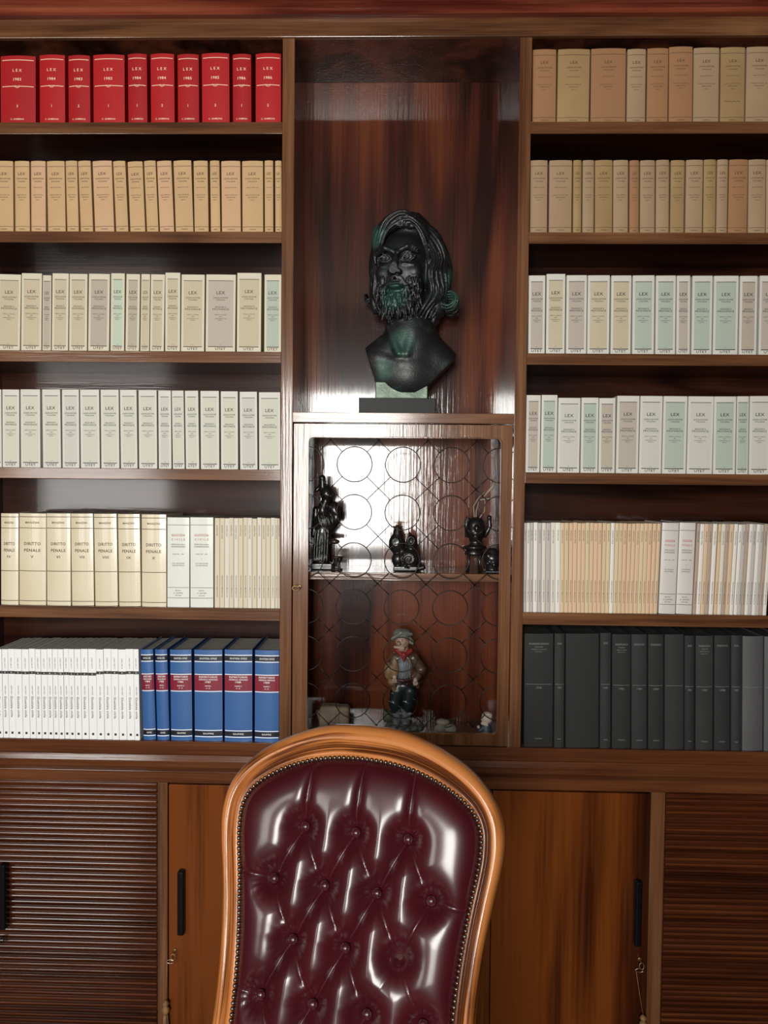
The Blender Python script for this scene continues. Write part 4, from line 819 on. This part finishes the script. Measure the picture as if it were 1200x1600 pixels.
for pts in (((744, 830), (741, 806), (740, 792), (747, 780), (757, 770)), ((745, 830), (748, 812), (757, 800), (758, 786), (756, 778)), ((744, 830), (744, 800), (748, 785)), ((755, 778), (764, 766), (770, 758), (774, 750)), ((757, 775), (769, 762), (776, 757)), ((750, 782), (762, 780), (767, 780))):
    P0 = [q(a, b, 0 + i * 1.2) for i, (a, b) in enumerate(pts)]; mb.tube(P0, [.0022 - .0012 * i / len(P0) for i in range(len(P0))], 6)
mb.build('stems', m_tw, t, True)
mb = MB(); mb.lathe([(.0, -.006), (.003, -.003), (.0035, .003), (.0, .008)], 8, q(776, 756, 5)); mb.lathe([(.0, -.006), (.003, -.003), (.0035, .003), (.0, .008)], 8, q(768, 779, 3)); mb.build('seed_heads', m_tw, t, True)

# painted figurine of a man with hat, scarf, waistcoat and a drum under the arm
UF = .00221; ZF = BASE + .0005
t = thing('figurine', 'painted figurine of a standing man in hat, red scarf, grey waistcoat and boots', 'figurine', (.012, .13, ZF))
q = lambda x, z, y=0: ((x - 636) * UF, y * UF, (1144 - z) * UF)
def fig(name, m, fn, lo=(-.075, -.055, -.004), hi=(.085, .06, .375), h=.0022):
    g = SDF(lo, hi, h); fn(g); return g.build(name, m, t)
def f(g):
    g.ell(q(637, 1137, 0), (29 * UF, 20 * UF, 7 * UF), .004)
    for i in range(14): a = i * .45; g.ell(q(637 + 25 * math.cos(a), 1136 - (i % 3), -16 * math.sin(a)), (6 * UF, 6 * UF, 5 * UF), .003)
    g.cut((0, 0, .0005), (0, 0, -1))
fig('rocky_base', mat('grey_painted_rock', (.26, .27, .27), .55, var=(60, (.10, .11, .12), .2)), f, hi=(.085, .06, .04))
def f(g): g.ell(q(612, 1121, 6), (11 * UF, 9 * UF, 9 * UF)); g.ell(q(607, 1113, 6), (7 * UF, 6 * UF, 4 * UF))
fig('tree_stump', mat('mossy_stump', (.07, .08, .045), .6, bump=(60, .4)), f, hi=(0, .06, .12))
def f(g):
    for x0, x1, x2, dx in ((626, 622, 624, -1), (645, 643, 640, 1)):
        g.cap(q(x0, 1078), q(x1, 1098), 12 * UF, 9.5 * UF, .004); g.cap(q(x1, 1098), q(x2, 1112), 10 * UF, 7 * UF, .003)
    g.ell(q(635, 1070), (19 * UF, 12 * UF, 12 * UF), .005)
    for x, z in ((618, 1092), (630, 1098), (640, 1092), (650, 1085), (622, 1080)): g.cap(q(x - 5, z, -8), q(x + 4, z + 5, -9), 1.8 * UF, 1.4 * UF, .001)
fig('trousers', mat('dark_green_painted_cloth', (.010, .020, .019), .35, coat=.3), f, hi=(.085, .06, .20))
def f(g):
    for x in (625, 640): 
        g.cap(q(x, 1132), q(x, 1108), 7 * UF, 7.5 * UF, .003); g.ell(q(x, 1134, -8), (7 * UF, 12 * UF, 5 * UF), .004); g.cap(q(x - 6, 1114, -4), q(x + 7, 1112, -6), 2 * UF, 2 * UF, .001); g.cap(q(x - 6, 1122, -4), q(x + 7, 1120, -6), 1.6 * UF, 1.6 * UF, .001)
fig('boots', mat('grey_painted_boots', (.20, .21, .22), .45, coat=.2, var=(70, (.04, .045, .05), .2)), f, hi=(.085, .06, .11))
def f(g):
    g.ell(q(636, 1042), (20 * UF, 14 * UF, 26 * UF), .005); g.cap(q(622, 1026), q(612, 1042, -4), 8 * UF, 8 * UF, .004); g.cap(q(612, 1042, -4), q(611, 1052, -8), 8 * UF, 7 * UF, .003)
    g.cap(q(650, 1026), q(664, 1044), 8.5 * UF, 7 * UF, .004); g.cap(q(664, 1044), q(654, 1056, -8), 7 * UF, 6 * UF, .003); g.cap(q(622, 1058, 0), q(618, 1072, 0), 7 * UF, 6 * UF, .003); g.cap(q(652, 1056), q(656, 1070), 8 * UF, 5 * UF, .003)
    g.ell(q(633, 1042, -14), (13 * UF, 10 * UF, 24 * UF), .002, True)
fig('jacket', mat('brown_painted_jacket', (.10, .055, .030), .4, coat=.2, var=(45, (.035, .02, .014), .2)), f, lo=(-.075, -.055, .14))
def f(g):
    g.ell(q(634, 1043, -3), (14.5 * UF, 12 * UF, 22 * UF), .003)
    for i in range(7): g.cap(q(623 + i * 3.6, 1030 + abs(i - 3), -13.5 + abs(i - 3) * .6), q(623 + i * 3.6, 1056, -13.8 + abs(i - 3) * .7), .7 * UF, .7 * UF, .0006)
fig('waistcoat', mat('grey_striped_waistcoat', (.16, .18, .19), .5, var=(60, (.09, .10, .12), .2)), f, lo=(-.05, -.055, .14), hi=(.05, .06, .30), h=.0018)
fig('belt', mat('maroon_belt', (.045, .012, .014), .4), lambda g: (g.cap(q(621, 1057, -10), q(634, 1059, -13), 2.6 * UF, 2.6 * UF), g.cap(q(634, 1059, -13), q(650, 1056, -9), 2.6 * UF, 2.6 * UF), g.cap(q(626, 1062, -12), q(632, 1064, -13), 3 * UF, 2 * UF), g.cap(q(640, 1064, -13), q(646, 1063, -11), 3 * UF, 2 * UF)), lo=(-.05, -.055, .15), hi=(.05, .02, .22), h=.0016)
fig('scarf', mat('red_painted_scarf', (.20, .020, .022), .4), lambda g: (g.cap(q(625, 1013, -8), q(634, 1020, -14), 4 * UF, 4 * UF), g.cap(q(645, 1013, -8), q(635, 1020, -14), 4 * UF, 4 * UF), g.cap(q(635, 1018, -15), q(635, 1027, -15), 4 * UF, 2 * UF)), lo=(-.05, -.055, .22), hi=(.05, .02, .32), h=.0016)
def f(g):
    g.ell(q(632, 999, -3), (11 * UF, 11 * UF, 13 * UF), .003); g.ell(q(627, 1001, -14), (3 * UF, 4 * UF, 3.4 * UF)); g.cap(q(621, 1007, -11), q(634, 1008, -12), 2.4 * UF, 2.4 * UF); g.ell(q(644, 1000, -1), (3 * UF, 2.5 * UF, 4 * UF)); g.ell(q(622, 996, -11), 2 * UF, .001, True); g.ell(q(633, 996, -13), 2 * UF, .001, True)
    g.ell(q(631, 1011, -9), (6 * UF, 5 * UF, 4 * UF)); g.cap(q(636, 1008), q(636, 1020), 6 * UF, 7 * UF)
fig('head', mat('painted_skin', (.36, .24, .17), .45, var=(90, (.20, .12, .09), .2)), f, lo=(-.05, -.055, .25), hi=(.05, .05, .36), h=.0016)
def f(g):
    g.ell(q(632, 988, 0), (14 * UF, 13 * UF, 8 * UF), .003); g.cap(q(617, 995, -8), q(630, 985, -12), 3 * UF, 3 * UF, .003); g.cap(q(630, 985, -12), q(646, 988, -4), 2.6 * UF, 2.6 * UF, .003); g.cap(q(640, 990, 0), q(648, 1003, 2), 4 * UF, 3 * UF, .002)
fig('hat', mat('grey_green_painted_hat', (.17, .19, .16), .5, var=(60, (.09, .10, .09), .2)), f, lo=(-.06, -.055, .29), hi=(.06, .06, .378), h=.0018)
def f(g):
    g.ell(q(612, 1044, -12), (8 * UF, 7 * UF, 14 * UF)); g.ell(q(621, 1040, -16), (6 * UF, 3 * UF, 17 * UF)); g.cap(q(617, 1062, -10), q(621, 1074, -8), 7 * UF, 4 * UF, .002)
fig('wicker_basket', mat('ochre_painted_basket', (.28, .17, .075), .5, var=(50, (.12, .07, .03), .2)), f, lo=(-.08, -.06, .13), hi=(0, .03, .29))
fig('hand', mat('painted_hand', (.40, .29, .22), .45), lambda g: (g.ell(q(621, 1052, -19), (3.4 * UF, 3 * UF, 4 * UF)), *[g.cap(q(618 + i * 2, 1056, -19), q(618 + i * 2, 1061, -17), 1.1 * UF, .9 * UF, .0004) for i in range(4)]), lo=(-.05, -.06, .17), hi=(0, .0, .23), h=.0013)
fig('hand', mat('painted_hand_b', (.40, .29, .22), .45), lambda g: (g.ell(q(653, 1058, -13), (3.4 * UF, 3 * UF, 4 * UF)), *[g.cap(q(650 + i * 2, 1061, -13), q(651 + i * 2, 1066, -12), 1.1 * UF, .9 * UF, .0004) for i in range(4)]), lo=(0, -.06, .15), hi=(.06, .0, .23), h=.0013)

stone = mat('pale_painted_stone', (.36, .32, .26), .7, bump=(90, .6, .003), var=(30, (.14, .13, .10), .3))
t = thing('stone_block', 'squarish buff stone block at the lower left of the vitrine', 'stone', (-.235, .16, ZF))
g = SDF((-.07, -.05, -.004), (.075, .05, .105), .0025); g.box((-.012, 0, .040), (.036, .03, .046), .012, .004); g.box((.034, .004, .048), (.024, .028, .034), .012, .003); g.cap((-.006, -.03, .03), (-.004, -.032, .085), .003, .002, .002, True); g.cap((.016, -.03, .01), (.013, -.03, .09), .003, .003, .002, True); g.cap((-.034, -.030, .064), (-.008, -.030, .058), .002, .002, .002, True); g.cap((-.03, 0, 0), (-.055, 0, .06), .012, .006, .006); g.cut((0, 0, .0005), (0, 0, -1))
g.build('stone_body', mat('buff_stone', (.26, .20, .13), .75, bump=(70, .6, .003), var=(20, (.17, .13, .09), .3)), t)
t = thing('stone_bird', 'small grey stone carving right of the painted figurine', 'carving', (.152, .085, ZF))
g = SDF((-.055, -.045, -.004), (.055, .045, .075), .0019)
g.ell((-.016, -.004, .022), (.024, .022, .028), .006); g.ell((.018, 0, .028), (.024, .022, .020), .005); g.ell((-.008, -.006, .056), (.024, .018, .012), .002); g.cap((.006, -.014, .03), (.034, -.014, .030), .006, .004, .003); g.cap((-.03, -.01, 0), (-.024, -.012, .02), .01, .01, .004); g.cap((.03, -.012, 0), (.028, -.012, .016), .008, .006, .003); g.cut((0, 0, .0005), (0, 0, -1))
g.build('carved_body', stone, t)
mesh_green = mat('green_ribbon', (.03, .10, .04), .5)
MB().tube([(-.006, -.026, .044), (.004, -.024, .043), (.014, -.022, .045), (.020, -.020, .047)], .0022, 8).build('ribbon', mesh_green, t, True)
t = thing('small_figurine', 'small figurine in a white bonnet and blue dress at the lower right of the vitrine', 'figurine', (.287, .08, ZF))
g = SDF((-.045, -.04, .040), (.045, .04, .10), .0017); g.ell((.004, 0, .068), (.019, .018, .017), .004); g.ell((.006, .002, .080), (.017, .017, .012), .003); g.cap((-.012, -.010, .056), (.004, -.016, .052), .005, .005, .003)
for i in range(6): g.cap((-.014 + i * .006, -.014, .070 + .002 * (i % 2)), (-.010 + i * .006, -.010, .090), .0016, .0014, .001)
g.build('bonneted_head', mat('ivory_bonnet', (.55, .47, .38), .6, bump=(200, .5)), t)
g = SDF((-.04, -.04, -.003), (.04, .04, .060), .0018); g.cap((.004, 0, .006), (.004, 0, .042), .026, .015, .006); g.cap((-.008, -.008, .040), (-.020, -.010, .030), .007, .006, .004); g.cut((0, 0, .0005), (0, 0, -1))
g.build('dress', mat('slate_blue_dress', (.045, .065, .085), .5), t)
g = SDF((-.04, -.03, .030), (0, .01, .060), .0015); g.ell((-.024, -.012, .044), (.0055, .005, .006)); g.build('hand', mat('pale_hand', (.55, .44, .36), .5), t)

# ------------------------------------------------------------------ the buttoned leather chair
CO = np.array([-.0852, -1.0, 1.0094]); CY, CR_ = R(12.8), R(19.0)
Uc = np.array([math.cos(CY), -math.sin(CY), 0]); Bk = np.array([math.sin(CY), math.cos(CY), 0]); Wc = np.array([0, 0, 1]) * math.cos(CR_) + Bk * math.sin(CR_); Nc = np.cross(Uc, Wc)
RL = np.array([CO[0], CO[1] - .22, FZ])
chair = thing('armchair', 'high-backed oak desk chair with buttoned oxblood leather and brass nailheads', 'chair', tuple(RL))
def C3(u, w, n): return CO + Uc * u + Wc * w + Nc * n - RL
def spl(pts, per=6):
    out = []
    for j in range(len(pts) - 1):
        p0, p1, p2, p3 = [np.array(pts[max(0, min(len(pts) - 1, k))]) for k in (j - 1, j, j + 1, j + 2)]
        for i in range(per):
            t = i / per; out.append(.5 * (2 * p1 + (p2 - p0) * t + (2 * p0 - 5 * p1 + 4 * p2 - p3) * t * t + (3 * p1 - p0 - 3 * p2 + p3) * t ** 3))
    out.append(np.array(pts[-1])); return out
WB = -.75
out_r = spl([(0, .2065), (.068, .2025), (.125, .187), (.176, .165), (.220, .139), (.256, .105), (.281, .066), (.2905, .026), (.289, -.020), (.277, -.085), (.265, -.15), (.257, -.21), (.252, -.28), (.251, -.36), (.256, -.46), (.265, -.58), (.270, WB)])
nail_r = spl([(0, .1405), (.055, .1375), (.110, .1275), (.163, .108), (.203, .085), (.232, .059), (.2465, .026), (.2475, -.014), (.243, -.05), (.234, -.10), (.2265, -.15), (.219, -.21), (.2135, -.28), (.2115, -.37), (.215, -.46), (.222, -.58), (.226, WB)])
n_ = len(out_r)
OUT = [(-p[0], p[1]) for p in out_r[:0:-1]] + [tuple(p) for p in out_r]; INN = [(-p[0], p[1]) for p in nail_r[:0:-1]] + [tuple(p) for p in nail_r]
SEC = [(-.10, -.020), (-.06, -.004), (.0, .003), (.10, .006), (.20, .006), (.255, .003), (.275, -.002), (.30, .003), (.36, .009), (.48, .014), (.62, .016), (.76, .0145), (.87, .010), (.95, .003), (1.0, -.007), (1.015, -.020), (1.0, -.036), (.95, -.044), (.5, -.048), (0, -.046), (-.08, -.040)]
v = []; uvs = []; L_ = 0; k = len(SEC)
for i, (o_, n0) in enumerate(zip(OUT, INN)):
    if i: L_ += math.hypot(o_[0] - OUT[i - 1][0], o_[1] - OUT[i - 1][1])
    for f_, h_ in SEC: v.append(C3(n0[0] + (o_[0] - n0[0]) * f_, n0[1] + (o_[1] - n0[1]) * f_, h_)); uvs.append((L_, f_ * .06 + h_))
f = [(i * k + j, i * k + (j + 1) % k, (i + 1) * k + (j + 1) % k, (i + 1) * k + j) for i in range(len(OUT) - 1) for j in range(k)] + [tuple(range(k))[::-1], tuple(range((len(OUT) - 1) * k, len(OUT) * k))]
mesh('back_frame', v, [q_[::-1] for q_ in f], w_chair, chair, True, uvs)
# leather
ws = np.array([p[1] for p in nail_r]); hs = np.array([p[0] for p in nail_r])
def halfw(w): return np.interp(-w, -ws, hs)
BT = {}
AX, AW = .1060, .1025
for r_ in range(8):
    for c_ in ((-1, 0, 1) if r_ % 2 == 0 else (-1.5, -.5, .5, 1.5)): BT[(r_, c_)] = (c_ * AX, -r_ * AW)
TOP = .1385; nr, nc = 300, 190
tt = np.linspace(0, 1, nr); wv = TOP - (TOP - WB) * (tt ** 1.25); wv[0] = TOP - .0004
hw = halfw(wv) - .001; sv = np.sin(np.linspace(-1, 1, nc) * math.pi / 2) * .35 + np.linspace(-1, 1, nc) * .65
Ug = hw[:, None] * sv[None, :]; Wg = wv[:, None] * np.ones((1, nc))
pts = np.array([p for p in INN]); d2 = np.full(Ug.shape, 9.0)
for a, b in zip(pts[:-1:2], pts[2::2]):
    ab = b - a; t_ = np.clip(((Ug - a[0]) * ab[0] + (Wg - a[1]) * ab[1]) / (ab @ ab), 0, 1); d2 = np.minimum(d2, (Ug - a[0] - t_ * ab[0]) ** 2 + (Wg - a[1] - t_ * ab[1]) ** 2)
de = np.sqrt(d2)
H0 = .034
Hh = H0 * (1 - np.exp(-de / .020)) 
fold = np.zeros(Ug.shape); valley = np.zeros(Ug.shape)
def seg(a, b, deep=1.0, wd=.012):
    a = np.array(a); b = np.array(b); ab = b - a; t_ = np.clip(((Ug - a[0]) * ab[0] + (Wg - a[1]) * ab[1]) / (ab @ ab), 0, 1)
    D = np.sqrt((Ug - a[0] - t_ * ab[0]) ** 2 + (Wg - a[1] - t_ * ab[1]) ** 2)
    global valley, fold
    valley = np.maximum(valley, deep * np.exp(-(D / (wd * 1.5)) ** 1.3)); fold = np.maximum(fold, deep * np.exp(-(D / .0022) ** 2))
for (r_, c_), p in BT.items():
    for dc in (-.5, .5):
        b = BT.get((r_ + 1, c_ + dc))
        if b is None: continue
        deep = 1.0 if dc < 0 else .62
        if (r_, c_) in ((2, 1),) : deep = .12
        if (r_, c_) == (1, 1.5): deep = .45
        if dc > 0:                                                 # these folds fade out halfway
            m_ = (p[0] + (b[0] - p[0]) * .62, p[1] + (b[1] - p[1]) * .62); seg(p, m_, deep); seg(p, b, .35)
        else: seg(p, b, deep)
    if r_ == 0: seg(p, (p[0] * 1.0 + .008, TOP), .55, .006)
    if r_ % 2 and abs(c_) > 1: seg(p, (math.copysign(.24, c_), p[1] + .010 * (1 if c_ < 0 else -1)), .5, .009)
pit = np.zeros(Ug.shape); wr = np.zeros(Ug.shape)
for i, ((r_, c_), p) in enumerate(BT.items()):
    du, dw = Ug - p[0], Wg - p[1]; rr_ = np.sqrt(du ** 2 + dw ** 2); an = np.arctan2(dw, du)
    pit = np.maximum(pit, np.exp(-(rr_ / .027) ** 1.6) + 0)
    wr += .0011 * np.sin(an * 17 + i * 2.1 + 2 * np.sin(an * 3 + i)) * np.exp(-((rr_ - .022) / .013) ** 2) + .0006 * np.sin(an * 31 + i) * np.exp(-((rr_ - .016) / .010) ** 2)
Hg = Hh * (1 - .60 * valley) * (1 - pit) - .0035 * fold * (1 - .3 * pit) + wr * np.clip(de / .03, 0, 1) - .004 * pit
Hg = np.where(de < .004, np.minimum(Hg, .002), Hg)
# blister around the torn-off button
p = BT[(2, 1)]; rr_ = np.sqrt((Ug - p[0]) ** 2 + (Wg - p[1] + .004) ** 2); Hg = Hg + .003 * np.exp(-((rr_ - .012) / .004) ** 2)
v = (CO - RL)[None, None, :] + Uc * Ug[..., None] + Wc * Wg[..., None] + Nc * (Hg - .002)[..., None]
v = v.reshape(-1, 3); f = [(i * nc + j, i * nc + j + 1, (i + 1) * nc + j + 1, (i + 1) * nc + j)[::-1] for i in range(nr - 1) for j in range(nc - 1)]
leather = mat('oxblood_leather', (.050, .0032, .007), .42, coat=.7, spec=.2, bump=(700, .15, .0005), var=(12, (.032, .0028, .006), .3), coat_rough=.20)
mesh('tufted_back', v, f, leather, chair, True)
def height_at(u, w):
    i = np.argmin(abs(wv - w)); j = np.argmin(abs(Ug[i] - u)); return Hg[i, j]
for key, p in BT.items():
    if key == (2, 1) or p[1] < WB + .03: continue
    mb = MB(); pr = [(.0100 * math.cos(R(a)), .0075 * math.sin(R(a))) for a in (-30, 0, 20, 40, 60, 80, 89.9)]; seg_ = 16
    vv = [C3(p[0] + r_ * math.cos(2 * math.pi * q_ / seg_), p[1] + r_ * math.sin(2 * math.pi * q_ / seg_), .001 + z_) for r_, z_ in pr for q_ in range(seg_)]
    mb.add(vv, [(a * seg_ + q_, a * seg_ + (q_ + 1) % seg_, (a + 1) * seg_ + (q_ + 1) % seg_, (a + 1) * seg_ + q_) for a in range(len(pr) - 1) for q_ in range(seg_)] + [tuple(range((len(pr) - 1) * seg_, len(pr) * seg_))])
    mb.build('button', leather, chair, True)
p = BT[(2, 1)]; mb = MB(); rg = random.Random(5)
vv = [C3(p[0] + .0065 * (1 + .25 * rg.random()) * math.cos(2 * math.pi * q_ / 12), p[1] + .0060 * (1 + .3 * rg.random()) * math.sin(2 * math.pi * q_ / 12), -.004) for q_ in range(12)] + [C3(p[0] + .001, p[1], -.0005)]
mb.add(vv, [(q_, (q_ + 1) % 12, 12) for q_ in range(12)]); o = mb.build('torn_padding', mat('frayed_padding', (.055, .016, .013), .9, bump=(500, .8)), chair)
# nailheads along the edge
m_nail = mat('antique_brass_nailheads', (.20, .155, .12), .25, metal=.95)
P2 = [np.array(p) for p in INN]; acc = [0]
for a, b in zip(P2, P2[1:]): acc.append(acc[-1] + np.linalg.norm(b - a))
sp = .0098; mid = acc[-1] / 2; nails = []
for q_ in range(-int(mid / sp), int(mid / sp) + 1):
    s_ = mid + q_ * sp; x_ = np.interp(s_, acc, [p[0] for p in P2]); y_ = np.interp(s_, acc, [p[1] for p in P2]); nails.append((abs(q_), x_, y_))
nails.sort(); rest = MB(); proto = None
fr_ = np.array([Uc, Nc, Wc]).T
for i, (_, x_, y_) in enumerate(nails):
    if y_ < WB + .02: continue
    prn = [(.0048, 0), (.0045, .0020), (.0034, .0038), (.0017, .0048), (.0002, .0051)]; sg = 10
    loc_ = [(r_ * math.cos(2 * math.pi * a / sg), z_, r_ * math.sin(2 * math.pi * a / sg)) for r_, z_ in prn for a in range(sg)]
    ff = [(a * sg + b, a * sg + (b + 1) % sg, (a + 1) * sg + (b + 1) % sg, (a + 1) * sg + b) for a in range(len(prn) - 1) for b in range(sg)] + [tuple(range((len(prn) - 1) * sg, len(prn) * sg))]
    c_ = C3(x_, y_, .0025)
    if i < 100:
        if proto is None:
            proto = mesh('nailhead', [fr_ @ np.array(p) for p in loc_], ff, m_nail, chair, True); proto.location = tuple(c_)
        else:
            o = proto.copy(); COL.objects.link(o); o.parent = chair; o.location = tuple(c_)
    else: rest.add([fr_ @ np.array(p) + c_ for p in loc_], ff)
o = rest.build('lower_nailhead_row', m_nail, chair, True); o['kind'] = 'stuff'
# back shell, seat, arms and legs (below the picture)
v = []; nk = 9
for o_, n0 in zip(OUT, INN): v.append(C3(n0[0], n0[1], -.040))
m2 = len(OUT); f = [(i, i + 1, m2 - 2 - i, m2 - 1 - i) for i in range(m2 // 2)]
mesh('back_shell', v, f, leather, chair)
cc = CO - RL
def seat_pt(x, y, z): return np.array([cc[0], cc[1], 0]) + Uc * x + np.array([-Bk[0], -Bk[1], 0]) * y + np.array([0, 0, z])
def sbox(name, m, x0, x1, y0, y1, z0, z1, bev, segs=4):
    mb = MB(); mb.box(x0, x1, y0, y1, z0, z1); mb.v = [tuple(seat_pt(*p)) for p in mb.v]; mb.f = [q_[::-1] for q_ in mb.f]
    return bevel(mb.build(name, m, chair), bev, segs)
b0 = .25
sbox('seat_cushion', leather, -.27, .27, b0 - .03, b0 + .50, .47, .60, .045, 6)
sbox('seat_frame', w_chair, -.285, .285, b0 - .045, b0 + .51, .41, .48, .012)
for sx in (-1, 1):
    pa = [C3(sx * .262, -.47, -.01) , C3(sx * .285, -.50, .07), seat_pt(sx * .30, b0 + .22, .80), seat_pt(sx * .30, b0 + .33, .78)]
    MB().tube(pa, [.018, .022, .024, .022], 12).build('armrest', w_chair, chair, True)
    MB().tube([seat_pt(sx * .30, b0 + .30, .78), seat_pt(sx * .285, b0 + .34, .62), seat_pt(sx * .27, b0 + .40, .46)], .017, 12).build('arm_support', w_chair, chair, True)
    for y_ in (b0, b0 + .46):
        MB().tube([seat_pt(sx * .25, y_, .43), seat_pt(sx * .26, y_ + (.02 if y_ > .4 else -.02), .2), seat_pt(sx * .265, y_ + (.03 if y_ > .4 else -.05), .0)], [.026, .020, .014], 12).build('leg', w_chair, chair, True)
